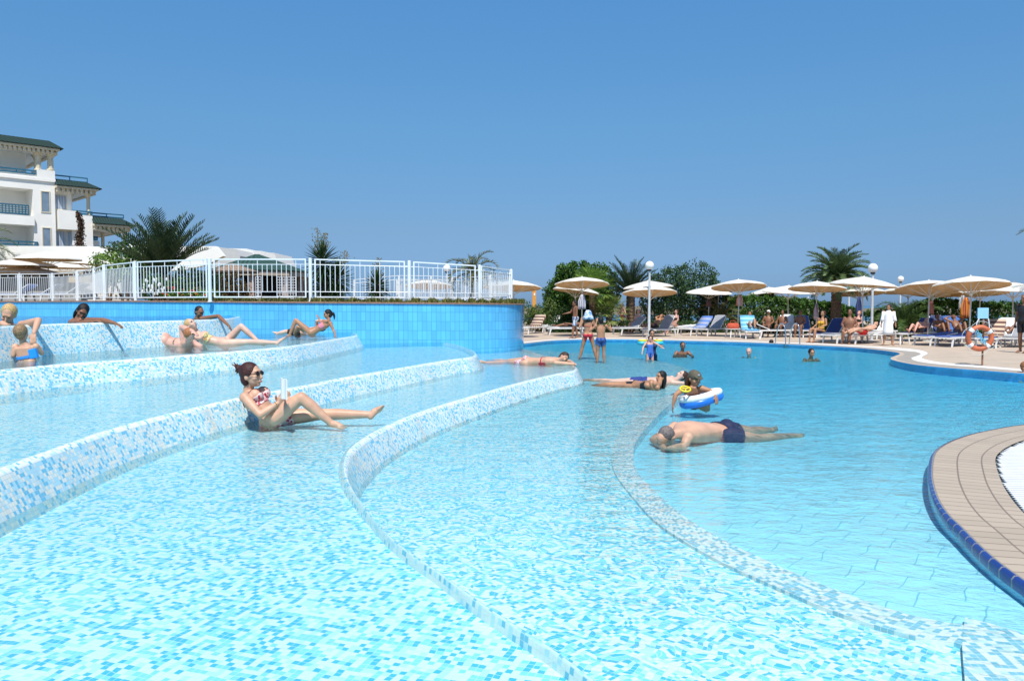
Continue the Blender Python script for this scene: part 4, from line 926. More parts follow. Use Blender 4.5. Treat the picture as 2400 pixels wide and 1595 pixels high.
fbox(wl_, uL, uE, zl1, Zf(0, 215), -9, 0.05)                    # roof slab
fbox(wl_, uL, U(450), Zf(0, 215), Zf(0, 122), -9, -0.55)        # parapet over tiles
# second block
u2 = uB; z2r = Zf(470, 590); 
fbox(wl_, uE, U(610), zb, z2r, -9, -0.35)
fbox(wl_, U(480), U(650), Zf(480, 915), Zf(480, 755), -0.35, 0.25)
fbox(wl_, U(600), U(770), zb, Zf(620, 800), -9, -0.1)
fbox(wl_, uE, U(770), z2r, Zf(470, 560), -9, -0.1)
fbox(wl_, uE, U(755), Zf(470, 560), Zf(470, 495), -9, -0.8)
# third block
fbox(wl_, U(690), U(770), zb, Zf(700, 800), -9, 0.0)
fbox(wl_, U(765), U(870), zb, Zf(765, 1000), -9, -1.4)
fbox(wl_, U(765), U(1050), Zf(780, 918), Zf(780, 890), -9, -0.1)
fbox(wl_, U(765), U(1055), Zf(780, 890), Zf(760, 800), -9, -0.8)
fbox(wl_, U(765), U(870), zb, Zf(765, 918), -9, -5.0)
fbox(wl_, U(765), U(1070), zb, Zf(765, 1066), -9, 0.1)
wl_.build('wall', M_HW, hotel, world=True)
def eave(u0, u1, zlo, zhi, wout, win, uback=None):
    # sloping tile skirt on the front and the right end
    A0, A1 = FW(u0, zlo, wout), FW(u1 + wout, zlo, wout); B0, B1 = FW(u0, zhi, win), FW(u1 + win, zhi, win)
    C1, D1 = FW(u1 + wout, zlo, -9), FW(u1 + win, zhi, -9)
    lo_ = [A0, A1, C1]; hi_ = [B0, B1, D1]
    o = multirib('roof', [lo_, hi_], M_GT, hotel, smooth=False, world=True); m_ = o.modifiers.new('solidify', 'SOLIDIFY'); m_.thickness = 0.08
    # cornice with dentils
    mb = MB(); h = 0.42
    fbox(mb, u0, u1 + wout * 0.6, zlo - 0.22, zlo - 0.04, -9, wout * 0.8)
    n = int((u1 - u0) / 0.32)
    for k in range(n): uu = u0 + (k + .5) * (u1 - u0) / n; fbox(mb, uu - 0.09, uu + 0.09, zlo - 0.50, zlo - 0.22, 0.0, wout * 0.62)
    for k in range(int(9 / 0.32)): ww = -k * 0.32; fbox(mb, u1, u1 + wout * 0.5, zlo - 0.50, zlo - 0.22, ww - 0.18, ww)
    mb.build('cornice', M_HC, hotel, world=True)
eave(uL, U(455), Zf(300, 225), Zf(300, 160), 0.6, -0.2)
eave(uE, U(770), Zf(600, 562), Zf(600, 508), 0.6, -0.3)
eave(U(765), U(1055), Zf(900, 876), Zf(900, 818), 0.6, -0.3)
def rail(u0, u1, z0, z1, w, lattice=False, name='railing'):
    mb = MB(); 
    for z in ((z0 + 0.02, z1 - 0.03) if not lattice else (z0, z1)): fbox(mb, u0, u1, z - 0.05, z + 0.05, w - 0.04, w + 0.04)
    st_ = 1.3 if not lattice else 0.22; n = max(1, int((u1 - u0) / st_))
    for k in range(n + 1): uu = u0 + (u1 - u0) * k / n; fbox(mb, uu - 0.03, uu + 0.03, z0, z1, w - 0.03, w + 0.03)
    if lattice:
        for k in range(1, 4): z = z0 + (z1 - z0) * k / 4; fbox(mb, u0, u1, z - 0.025, z + 0.025, w - 0.02, w + 0.02)
    mb.build(name, M_HB, hotel, world=True)
rail(uL, U(308), Zf(150, 443), Zf(150, 412), 0.0)
rail(uL, U(232), Zf(100, 785), Zf(100, 712), 0.22, True)
rail(uL, U(305), Zf(150, 1046), Zf(150, 1015), 0.05)
rail(uE, U(758), Zf(600, 505), Zf(600, 465), -0.75)
rail(U(612), U(770), Zf(650, 785), Zf(650, 760), -0.1); rail(U(640), U(775), Zf(680, 730), Zf(680, 700), -6.0)
rail(U(765), U(1055), Zf(900, 808), Zf(900, 778), -0.75)
rail(U(770), U(850), Zf(800, 995), Zf(800, 968), -1.3, True)
def column(u, z0, z1, w, r=0.2):
    mb = MB(); c = FW(u, z0, w); n = 10; h = z1 - z0
    pr = [(0, r * 1.2), (h * .06, r * 1.2), (h * .08, r * .85), (h * .70, r * .8), (h * .74, r * 1.0), (h * .80, r * 0.95), (h * .90, r * 1.3), (h, r * 1.9)]
    mb.rings([[c + Vector((rr * math.cos(2 * math.pi * k / n), rr * math.sin(2 * math.pi * k / n), z)) for k in range(n)] for z, rr in pr]); mb.build('column', M_HC, hotel, world=True, smooth=False)
zc0 = Zf(400, 425)
for x, w_ in ((330, -0.2), (435, -0.2), (385, -2.3)): column(U(x), Zf(x, 425), zl1 + 0.02, w_, 0.26)
for x, w_ in ((745, -0.25), (645, -1.9)): column(U(x), Zf(745, 798), Zf(745, 612), w_, 0.17)
for x, w_ in ((1040, -0.25), (925, -2.2)): column(U(x), Zf(1040, 1075), Zf(1040, 912), w_, 0.17)
def window(x0, y0, x1, y1, w, curtain=True, n=1):
    u0, u1 = U(x0), U(x1); z0, z1 = Zf(x0, y1), Zf(x0, y0)
    fr = MB(); t_ = 0.07
    fbox(fr, u0 - t_, u0, z0 - t_, z1 + t_, w - 0.02, w + 0.05); fbox(fr, u1, u1 + t_, z0 - t_, z1 + t_, w - 0.02, w + 0.05)
    fbox(fr, u0, u1, z1, z1 + t_, w - 0.02, w + 0.05); fbox(fr, u0, u1, z0 - t_, z0, w - 0.02, w + 0.05)
    for k in range(1, n): uu = u0 + (u1 - u0) * k / n; fbox(fr, uu - 0.04, uu + 0.04, z0, z1, w - 0.02, w + 0.05)
    f_ = fr.build('window', M_HC, hotel, world=True)
    g = MB(); q = [FW(u0, z0, w + 0.012), FW(u1, z0, w + 0.012), FW(u1, z1, w + 0.012), FW(u0, z1, w + 0.012)]; g.poly(q, [(0, 0), (u1 - u0, 0), (u1 - u0, 1), (0, 1)])
    p = g.build('pane', M_CU if curtain else M_HG, f_); 
    p.data.transform(Matrix.Translation(-hotel.location))
window(348, 602, 412, 768, 0.0, False); window(352, 906, 414, 1062, 0.0, False)
window(468, 628, 560, 742, -0.35); window(470, 928, 640, 1062, -0.35, True, 2)
# low white wing in front of the hotel
wing = empty('white_building', PD(150, 620, 52), 'long low white wing at the foot of the hotel behind the parasols', 'building')
def slab(poly, d, depth, name, m, parent): 
    MB().prism([PD(x, y, d) for x, y in poly], (0, depth, 0)).build(name, m, parent, world=True)
slab([(-300, 577), (0, 576), (215, 577), (265, 579), (281, 606), (284, 700), (-300, 700)], 52, 4, 'wall', M_HW, wing)
slab([(268, 583), (308, 590), (316, 600), (284, 602)], 51.9, 0.3, 'tile_band', pm('green_mottled_tiles', (0.25, 0.36, 0.30), 0.4, 0.8, 3), wing)
slab([(300, 572), (345, 570), (350, 620), (286, 620), (290, 606)], 53, 4, 'wall', M_HW, wing)
# dark shaded bar under the left parasols
bar = empty('poolside_bar', PD(60, 650, 44), 'shaded open poolside bar with beige fascia behind the left parasols', 'kiosk')
slab([(-200, 632), (195, 634), (195, 642), (-200, 640)], 44, 3.0, 'fascia', pm('beige_fascia', (0.45, 0.38, 0.28), 0.8), bar)
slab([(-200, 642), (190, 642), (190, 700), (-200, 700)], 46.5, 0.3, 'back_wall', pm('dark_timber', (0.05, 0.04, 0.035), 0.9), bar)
slab([(-200, 682), (190, 682), (190, 706), (-200, 706)], 44.2, 0.5, 'counter', pm('pale_counter', (0.35, 0.33, 0.30), 0.7), bar)
slab([(160, 648), (215, 648), (215, 662), (160, 662)], 40, 0.12, 'panel', pm('yellow_panel', (0.62, 0.45, 0.20), 0.8), bar)
# white building with slanted gables and green pavilion behind the railing
wb = empty('white_building', PD(550, 620, 46), 'white building with slanted gable walls and green roof tiles behind the railing', 'building')
C3 = lambda pts: [(300 + x / 4.72, 500 + y / 4.72) for x, y in pts]
slab(C3([(500, 366), (965, 362), (1052, 470), (880, 565), (640, 620), (400, 640), (400, 480)]), 44, 0.5, 'gable', M_HW, wb)
slab(C3([(1000, 372), (1190, 396), (1240, 470), (1240, 620), (900, 620), (900, 500)]), 47, 3, 'wall', pm('whitewash_shaded', (0.52, 0.52, 0.50), 0.9, 0.04), wb)  # grey albedo stands in for shade on a wall turned away
slab(C3([(1100, 385), (1310, 390), (1330, 408), (1480, 415), (1488, 430), (1615, 436), (1668, 560), (1668, 700), (1200, 700), (1170, 404)]), 50, 4, 'wall', pm('whitewash_half_shaded', (0.66, 0.65, 0.62), 0.9, 0.05), wb)  # shading put into the colour: lower albedo sets this wall apart
pav = empty('pavilion', PD(600, 690, 34), 'round pavilion with green hipped roof, thatch and lattice sides behind the railing', 'pavilion')
apx = PD(300 + 1240 / 4.72, 500 + 452 / 4.72, 37.0); cz = apx
def cone_roof(cx, cy, zt, zb_, r, n, name, m, parent, top=0.05):
    mb = MB(); ls = []
    lo_ = [Vector((cx + r * math.cos(2 * math.pi * (k % n) / n + .2), cy + r * math.sin(2 * math.pi * (k % n) / n + .2), zb_)) for k in range(n + 1)]
    hi_ = [Vector((cx + r * top * math.cos(2 * math.pi * (k % n) / n + .2), cy + r * top * math.sin(2 * math.pi * (k % n) / n + .2), zt)) for k in range(n + 1)]
    o = multirib(name, [lo_, hi_], m, parent, smooth=False, world=True); m_ = o.modifiers.new('solidify', 'SOLIDIFY'); m_.thickness = 0.06
xl, xr = PD(490, 640, 37).x, PD(716, 640, 37).x; zE = PD(716, 636, 37).z
cone_roof((xl + xr) / 2, 37, apx.z, zE, (xr - xl) / 2 * 1.03, 8, 'roof', stripes('pavilion_tiles', (0.025, 0.08, 0.06), (0.012, 0.04, 0.035), 0.22), pav)
ccx = (xl + xr) / 2; rr_ = (xr - xl) / 2 * 0.96
mb = MB()
n = 8; 
for k in range(n):
    a0, a1 = 2 * math.pi * k / n + .2, 2 * math.pi * (k + 1) / n + .2
    p, q = Vector((ccx + rr_ * math.cos(a0), 37 + rr_ * math.sin(a0), zE - 0.14)), Vector((ccx + rr_ * math.cos(a1), 37 + rr_ * math.sin(a1), zE - 0.14)); mb.bar(p, q, 0.18, 0.24)
mb.build('beam', pm('beige_beam', (0.42, 0.34, 0.26), 0.8), pav, world=True)
for k in range(n):
    a0 = 2 * math.pi * k / n + .2; p = Vector((ccx + rr_ * .9 * math.cos(a0), 37 + rr_ * .9 * math.sin(a0), 0)); MB().box((p.x, p.y, (zE + 1.4) / 2), (0.22, 0.22, zE - 1.6)).build('pillar', pm('pink_plaster', (0.42, 0.30, 0.25), 0.85), pav, world=True)
def lattice(x0, y0, x1, y1, d):
    mb = MB(); a, c = PD(x0, y1, d), PD(x1, y0, d); nx = int((c.x - a.x) / 0.11); nz = int((c.z - a.z) / 0.11)
    for k in range(nx + 1): x = a.x + (c.x - a.x) * k / nx; mb.box((x, d, (a.z + c.z) / 2), (0.03, 0.02, c.z - a.z))
    for k in range(nz + 1): z = a.z + (c.z - a.z) * k / nz; mb.box(((a.x + c.x) / 2, d + 0.021, z), (c.x - a.x, 0.02, 0.03))
    mb.build('lattice', pm('grey_lattice', (0.50, 0.50, 0.52), 0.7), pav, world=True)
lattice(600, 648, 612, 706, 33); lattice(650, 649, 693, 706, 33)
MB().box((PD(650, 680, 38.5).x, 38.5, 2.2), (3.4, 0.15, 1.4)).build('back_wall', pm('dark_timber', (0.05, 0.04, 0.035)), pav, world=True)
th = empty('thatched_parasol', PD(545, 690, 29), 'brown thatched sunshade in front of the pavilion', 'sunshade'); 
tp = PD(545, 617, 29); cone_roof(tp.x, 29, tp.z, PD(545, 636, 29).z, 0.95, 14, 'thatch', pm('thatch', (0.24, 0.17, 0.12), 0.95, 0.4, 12), th)
MB().cyl((tp.x, 29, 1.55), (tp.x, 29, tp.z - 0.05), 0.06, n=8).build('pole', M_TR, th, world=True)
# orange pillar seen under the half hidden parasol
op = PZ(1256, 770, DECK); o = empty('kiosk_pillar', (op.x, op.y + 4, DECK), 'square orange pillar with a small white notice behind the railing end', 'pillar')
h = PD(1256, 676, op.y + 4).z
MB().box((0, 0, h / 2), (0.26, 0.26, h)).box((0, 0, 0.06), (0.32, 0.32, 0.12)).build('shaft', pm('orange_plaster', (0.60, 0.28, 0.05), 0.8), o)
MB().box((0.02, -0.145, h * 0.84), (0.09, 0.02, 0.18)).build('notice', M_PLW, o)
# distant shore behind the hedges
sh = MB()
for k in range(60):
    x0 = -120 + k * 8; hh = 0.9 + 0.5 * math.sin(k * 0.7) + 0.3 * math.sin(k * 2.1)
    sh.v += [Vector((x0, 300, -1.9)), Vector((x0, 300, hh)), Vector((x0, 306, hh)), Vector((x0, 306, -1.9))]
for k in range(59):
    b_ = k * 4
    for i in range(4): j = (i + 1) % 4; sh.face((b_ + i, b_ + 4 + i, b_ + 4 + j, b_ + j))
struct(fixn(sh.build('hills', pm('dry_hill', (0.28, 0.22, 0.15), 0.95, 0.3, 0.2))))
for px, yt, yb in ((2250, 690, 720), (1990, 690, 724), (1894, 694, 724)):
    p = PD(px, yb, 90); t_ = PD(px, yt, 90); g = tag(MB().cyl(p - Vector((0, 0, 3)), t_, 0.12, 0.09, n=8).build('mast', pm('pale_mast', (0.62, 0.62, 0.60), 0.6)), {2250: 'thin pale mast above the hedge left of the life ring sign', 1990: 'thick pale mast right of the date palm trunk', 1894: 'short pale mast far beyond the hedge left of the date palm'}[px], 'mast')
# ================= PEOPLE =================
def V3(a): return Vector(a)
def skin(name, c):
    if name in _mc: return _mc[name]
    m = pm(name, c, 0.48, 0.15, 6, spec=0.4); b = m.node_tree.nodes['Principled BSDF']
    b.inputs['Subsurface Weight'].default_value = 0.12; b.inputs['Subsurface Radius'].default_value = (0.01, 0.004, 0.002); b.inputs['Subsurface Scale'].default_value = 0.6
    return m
S_PALE = skin('skin_pale', (0.62, 0.40, 0.30)); S_FAIR = skin('skin_fair', (0.56, 0.32, 0.21)); S_TAN = skin('skin_tan', (0.40, 0.20, 0.11)); S_BROWN = skin('skin_brown', (0.24, 0.11, 0.06)); S_PINK = skin('skin_pink', (0.62, 0.34, 0.26))
def hairm(name, c): return pm(name, c, 0.55, 0.45, 60, spec=0.35, bump=0.9)
H_BLK = hairm('hair_black', (0.010, 0.008, 0.008)); H_BRN = hairm('hair_brown', (0.05, 0.022, 0.012)); H_AUB = hairm('hair_auburn', (0.045, 0.012, 0.010)); H_BLD = hairm('hair_blond', (0.50, 0.33, 0.14)); H_RED = hairm('hair_red', (0.34, 0.13, 0.05)); H_GRY = hairm('hair_grey', (0.16, 0.13, 0.12)); H_DBL = hairm('hair_dark_blond', (0.26, 0.16, 0.08))
def floral(name, base, c1, c2, sc=26):
    if name in _mc: return _mc[name]
    t = NT(name); g = t.n('TexCoord'); v = t.n('TexVoronoi'); v.inputs['Scale'].default_value = sc; t.l(g.outputs['Object'], v.inputs['Vector'])
    n = t.noise(g.outputs['Object'], sc * 0.6, 2); c = t.ramp(v.outputs['Distance'], [(0.0, c2), (0.22, c1), (0.42, base)], 'CONSTANT'); c = t.mix(t.math('GREATER_THAN', n.outputs[0], 0.56), c, c1)
    t.l(c, t.b.inputs['Base Color']); t.b.inputs['Roughness'].default_value = 0.6; _mc[name] = t.m; return t.m
EYE = pm('eye_dark', (0.02, 0.014, 0.01), 0.2); EYW = pm('eye_white', (0.7, 0.68, 0.66), 0.3); LIP = pm('lip', (0.42, 0.13, 0.10), 0.5)
_dg = None
def remesh(mb, vox, smooth=4):
    me = bpy.data.meshes.new('tmp'); me.from_pydata([tuple(v) for v in mb.v], [], mb.f); me.update()
    o = bpy.data.objects.new('tmp', me); COL.objects.link(o)
    r = o.modifiers.new('r', 'REMESH'); r.mode = 'VOXEL'; r.voxel_size = vox; r.use_smooth_shade = True
    s = o.modifiers.new('s', 'SMOOTH'); s.factor = 0.5; s.iterations = smooth
    dg = bpy.context.evaluated_depsgraph_get(); out_m = bpy.data.meshes.new_from_object(o.evaluated_get(dg))
    bpy.data.objects.remove(o); bpy.data.meshes.remove(me); return out_m
def limb(mb, pts, rad, n=12):
    """closed rounded tube through pts with radii"""
    P = [V3(p) for p in pts]; m = []
    rr = []
    for i in range(len(P) - 1):
        k = 4
        for j in range(k): t = j / k; m.append(P[i].lerp(P[i + 1], t)); rr.append(rad[i] * (1 - t) + rad[i + 1] * t)
    m.append(P[-1]); rr.append(rad[-1])
    d0 = (P[0] - P[1]).normalized(); d1 = (P[-1] - P[-2]).normalized()
    m = [m[0] + d0 * rr[0] * .9, m[0] + d0 * rr[0] * 0.6] + m + [m[-1] + d1 * rr[-1] * .6, m[-1] + d1 * rr[-1] * .9]; rr = [rr[0] * .35, rr[0] * .78] + rr + [rr[-1] * .78, rr[-1] * .35]
    mb.tube(m, rr, n)
def oriM(x, y, z): return Matrix((x, y, z)).transposed()
def person(label, J, D=None, s=1.0, sk=S_TAN, hair=('short', H_BLK), face=None, clothes=(), female=False, vox=0.011, fat=1.0, group=None, hands=True, extra=None, up=None, child=False, arm=1.0, leg=1.0, headr=1.0, base=None, feet=True):
    """J: joints -> world points or (px, py, depth offset) or (px, py, 'z', height)"""
    def cv(v):
        if isinstance(v, Vector): return v.copy()
        if len(v) == 4: return PZ(v[0], v[1], v[3])
        return PD(v[0], v[1], D + v[2])
    J = {k: cv(v) for k, v in J.items()}
    F_ = V3(face).normalized() if face else Vector((0, -1, 0))
    mb = MB(); root_loc = base if base else Vector((J['pelvis'].x, J['pelvis'].y, min(v.z for v in J.values())))
    root = empty('person', root_loc, label, 'person', group)
    head, neck = J['head'], J['neck']; Hs = s * headr
    U_ = V3(up).normalized() if up else (head - neck).normalized()
    F_ = (F_ - U_ * F_.dot(U_) * 0.999); F_.normalize(); Rr = F_.cross(U_).normalized(); HM = oriM(Rr, F_, U_)
    def hp(x, y, z): return head + HM @ Vector((x * Hs, y * Hs, z * Hs))
    # head
    mb.ell(hp(0, -0.008, 0.02), (0.076 * Hs, 0.097 * Hs, 0.098 * Hs), HM, 20, 14)
    mb.ell(hp(0, 0.028, -0.035), (0.060 * Hs, 0.064 * Hs, 0.078 * Hs), HM, 16, 12)
    mb.ell(hp(0, 0.062, -0.092), (0.026 * Hs, 0.022 * Hs, 0.020 * Hs), HM, 10, 8)
    mb.ell(hp(0, 0.078, 0.036), (0.055 * Hs, 0.018 * Hs, 0.014 * Hs), HM, 12, 8)
    mb.tube([hp(0, 0.085, 0.018), hp(0, 0.104, -0.012), hp(0, 0.113, -0.030), hp(0, 0.088, -0.040)], [0.009 * Hs, 0.012 * Hs, 0.016 * Hs, 0.010 * Hs], 8)
    mb.ell(hp(0, 0.086, -0.064), (0.024 * Hs, 0.014 * Hs, 0.013 * Hs), HM, 10, 8)
    for e in (-1, 1):
        mb.ell(hp(e * 0.076, -0.012, -0.012), (0.010 * Hs, 0.020 * Hs, 0.032 * Hs), HM, 10, 8)
        mb.ell(hp(e * 0.042, 0.055, -0.028), (0.024 * Hs, 0.030 * Hs, 0.024 * Hs), HM, 10, 8)
    # torso loft
    pel, ch = J['pelvis'], J['chest']; shc = (J['shL'] + J['shR']) / 2
    sx = (J['shR'] - J['shL']).normalized(); hx_ = (J['hipR'] - J['hipL']).normalized() if 'hipR' in J and 'hipL' in J else sx
    P = [pel - (ch - pel).normalized() * 0.07 * s, pel, pel.lerp(ch, 0.33), pel.lerp(ch, 0.66), ch, ch.lerp(shc, 0.55), shc.lerp(neck, 0.25), neck, neck.lerp(head, 0.4), neck.lerp(head, 0.8)]
    wd = [0.10, 0.165, 0.138, 0.142, 0.160, 0.155, 0.095, 0.054, 0.050, 0.05]; dp = [0.07, 0.108, 0.098, 0.102, 0.112, 0.098, 0.07, 0.056, 0.053, 0.05]
    if female: wd = [0.10, 0.175, 0.128, 0.125, 0.142, 0.138, 0.075, 0.047, 0.044, 0.045]; dp = [0.08, 0.112, 0.088, 0.090, 0.098, 0.085, 0.06, 0.049, 0.046, 0.045]
    if child: wd = [0.11, 0.150, 0.138, 0.140, 0.150, 0.145, 0.085, 0.05, 0.048, 0.05]; dp = [0.08, 0.105, 0.10, 0.10, 0.102, 0.09, 0.06, 0.052, 0.05, 0.05]
    shw = (J['shR'] - J['shL']).length / (0.34 * s)
    rs = []
    for i, p in enumerate(P):
        t = i / (len(P) - 1); a = P[max(0, i - 1)]; b_ = P[min(len(P) - 1, i + 1)]; d = (b_ - a).normalized()
        x = hx_.lerp(sx, min(1, t * 1.8)); x = (x - d * x.dot(d)).normalized(); y = d.cross(x)
        fx = fat if 0 < i < 6 else 1; w_ = wd[i] * s * fx; q = dp[i] * s * fx
        rs.append([p + x * math.copysign(abs(math.cos(a_)) ** 0.85, math.cos(a_)) * w_ + y * math.copysign(abs(math.sin(a_)) ** 0.85, math.sin(a_)) * q for a_ in [2 * math.pi * k / 20 for k in range(20)]])
    mb.rings(rs)
    dT = (shc - pel).normalized(); yT = sx.cross(dT).normalized()     # front or back normal
    if 'front' in J: fr = (J['front'] - ch).normalized()
    else: fr = yT if yT.dot(F_) > 0 else -yT
    fr = (fr - dT * fr.dot(dT)).normalized()
    if female and not child:
        for e in (-1, 1): mb.ell(ch + sx * e * 0.078 * s + fr * 0.085 * s * fat + dT * 0.01 * s, (0.066 * s * fat, 0.06 * s * fat, 0.064 * s * fat), oriM(sx, fr, dT), 14, 10)
    for e in (-1, 1): mb.ell(pel + hx_ * e * 0.075 * s - fr * 0.05 * s - dT * 0.035 * s, (0.085 * s * fat, 0.085 * s * fat, 0.09 * s * fat), None, 14, 10)
    bones = [('torso', pel - dT * 0.07 * s, neck, 0.15 * s)]
    if extra: extra(mb, J, s)
    # arms
    def hand(w_, hd, pn, curl=0.35, sc=1.0):
        hd = hd.normalized(); pn = (pn - hd * pn.dot(hd)).normalized(); sd = hd.cross(pn).normalized(); k = s * sc
        pc = w_ + hd * 0.045 * k; mb.ell(pc, (0.020 * k * 2.0, 0.052 * k, 0.016 * k), oriM(sd, hd, pn), 12, 8)
        for f, (o_, L1) in enumerate(((-0.030, 0.068), (-0.010, 0.078), (0.011, 0.073), (0.030, 0.058))):
            b0 = w_ + hd * 0.082 * k + sd * o_ * k; d1 = (hd + sd * o_ * 2.2 + pn * curl * (0.5 + 0.12 * f)).normalized(); b1 = b0 + d1 * L1 * 0.5 * k; d2 = (d1 + pn * curl * 1.2).normalized(); b2 = b1 + d2 * L1 * 0.5 * k
            limb(mb, [b0 - hd * 0.02 * k, b1, b2], [0.0098 * k, 0.0092 * k, 0.0078 * k], 6)
        t0 = w_ + hd * 0.02 * k - sd * 0.028 * k; t1 = t0 + (hd * 0.6 - sd * 0.7 + pn * 0.25).normalized() * 0.035 * k; t2 = t1 + (hd * 0.85 - sd * 0.25 + pn * (0.2 + curl)).normalized() * 0.032 * k
        limb(mb, [t0, t1, t2], [0.013 * k, 0.0115 * k, 0.009 * k], 6)
    fm = (0.86 if female else 1.0) * s * arm
    for e in 'LR':
        if 'el' + e in J:
            a, b_ = J['sh' + e], J['el' + e]; limb(mb, [a, a.lerp(b_, 0.35), b_], [0.056 * fm, 0.052 * fm, 0.040 * fm], 12); bones.append(('uarm' + e, a, b_, 0.05 * fm))
            mb.ell(a, (0.062 * fm, 0.062 * fm, 0.062 * fm), None, 12, 8)
            if 'wr' + e in J:
                c = J['wr' + e]; limb(mb, [b_, b_.lerp(c, 0.3), c], [0.040 * fm, 0.042 * fm, 0.026 * fm], 12); bones.append(('farm' + e, b_, c, 0.04 * fm))
                hd = (J['ha' + e] - c) if 'ha' + e in J else (c - b_); pn = (J['pn' + e] - c) if 'pn' + e in J else Vector((0, 0, -1))
                if hands: hand(c, hd, pn, J.get('curl', Vector((0.35, 0, 0))).x)
        else: mb.ell(J['sh' + e], (0.058 * fm, 0.058 * fm, 0.058 * fm), None, 12, 8)
    lm = s * leg
    for e in 'LR':
        if 'kn' + e in J:
            a, b_ = J['hip' + e], J['kn' + e]; limb(mb, [a, a.lerp(b_, 0.4), b_], [0.088 * lm * fat, 0.078 * lm * fat, 0.055 * lm], 14); bones.append(('thigh' + e, a, b_, 0.08 * lm))
            if 'an' + e in J:
                c = J['an' + e]; limb(mb, [b_, b_.lerp(c, 0.32), c], [0.055 * lm, 0.058 * lm, 0.034 * lm], 12); bones.append(('shin' + e, b_, c, 0.05 * lm))
                if 'to' + e in J:
                    t_ = J['to' + e]; d = (t_ - c).normalized(); up_ = (b_ - c).normalized(); heel = c - up_ * 0.035 * s - d * 0.03 * s; sdv = d.cross(up_).normalized()
                    mb.ell(heel, (0.032 * s, 0.032 * s, 0.032 * s), None, 10, 8); ball = c.lerp(t_, 0.72) - up_ * 0.03 * s
                    limb(mb, [heel, c.lerp(t_, 0.35) - up_ * 0.012 * s, ball], [0.032 * s, 0.036 * s, 0.030 * s], 10)
                    for k in range(5): q = ball + sdv * (k - 2) * 0.016 * s; limb(mb, [q - d * 0.02 * s, q + d * (0.05 - 0.006 * abs(k - 1)) * s], [0.013 * s, 0.010 * s], 6)
    me = remesh(mb, vox * max(0.7, s)); me.materials.append(sk); me.transform(Matrix.Translation(-root_loc))
    me.polygons.foreach_set('use_smooth', [True] * len(me.polygons))
    body = bpy.data.objects.new('body', me); COL.objects.link(body); body.parent = root
    # clothing cut from the body surface
    if clothes:
        nv = len(me.vertices); co = np.empty(nv * 3); me.vertices.foreach_get('co', co); co = co.reshape(-1, 3) + np.array(root_loc); nr = np.empty(nv * 3); me.vertices.foreach_get('normal', nr); nr = nr.reshape(-1, 3)
        best = np.full(nv, 1e9); bi = np.zeros(nv, int); bt = np.zeros(nv)
        for i, (nm, a, b_, r_) in enumerate(bones):
            a_ = np.array(a); ab = np.array(b_) - a_; t = np.clip((co - a_) @ ab / (ab @ ab), -0.15, 1.1); dist = np.linalg.norm(co - (a_ + t[:, None] * ab), axis=1) / r_
            tt = t; better = dist < best; best[better] = dist[better]; bi[better] = i; bt[better] = tt[better]
        hd_ = np.linalg.norm(co - np.array(head), axis=1) < 0.125 * Hs
        names = np.array([b[0] for b in bones])[bi]; front = (co - np.array(ch)) @ np.array(fr); side = (co - np.array(ch)) @ np.array(sx) / s
        tor = (names == 'torso') & ~hd_; th = np.char.startswith(names, 'thigh'); ar = np.char.startswith(names, 'uarm')
        polys = [tuple(p.vertices) for p in me.polygons]
        for cl in clothes:
            kind, mat_ = cl[0], cl[1]; par = cl[2] if len(cl) > 2 else None
            off_ = 0.006
            if kind == 'trunks': m_ = (tor & (bt < 0.20)) | (th & (bt < (par or 0.45))); off_ = 0.012
            elif kind == 'bottom': m_ = tor & (bt < 0.13)
            elif kind == 'top': m_ = tor & (((front > 0.0) & (bt > 0.50) & (bt < 0.73) & (np.abs(side) < 0.155)) | ((front <= 0.0) & (bt > 0.56) & (bt < 0.605)))
            elif kind == 'suit': m_ = (tor & (bt < 0.76)) | (th & (bt < 0.06))
            elif kind == 'shirt': m_ = (tor & (bt < 0.93) & (bt > 0.1)) | (ar & (bt < 0.65)); off_ = 0.014
            elif kind == 'strap': m_ = (tor & (bt >= 0.70) & (bt < 0.93) & (np.abs(np.abs(side) - 0.085) < 0.017))
            elif kind == 'belt': m_ = tor & (bt > 0.30) & (bt < 0.44); off_ = 0.010
            elif kind == 'goggles': continue
            keep = [p for p in polys if all(m_[v] for v in p)]
            if len(keep) < 6: continue
            used = sorted({v for p in keep for v in p}); ix = {v: i for i, v in enumerate(used)}
            v_ = (co - np.array(root_loc))[used] + nr[used] * off_
            cm = bpy.data.meshes.new(kind); cm.from_pydata(v_.tolist(), [], [tuple(ix[v] for v in p) for p in keep]); cm.materials.append(mat_)
            cm.polygons.foreach_set('use_smooth', [True] * len(cm.polygons))
            nm = {'trunks': 'swim_trunks', 'bottom': 'bikini_bottom', 'top': 'bikini_top', 'suit': 'swimsuit', 'shirt': 'shirt', 'strap': 'shoulder_strap', 'belt': 'float_belt'}[kind]
            co_ = bpy.data.objects.new(nm, cm); COL.objects.link(co_); co_.parent = root
            sd = co_.modifiers.new('solidify', 'SOLIDIFY'); sd.thickness = 0.006; sd.offset = -1
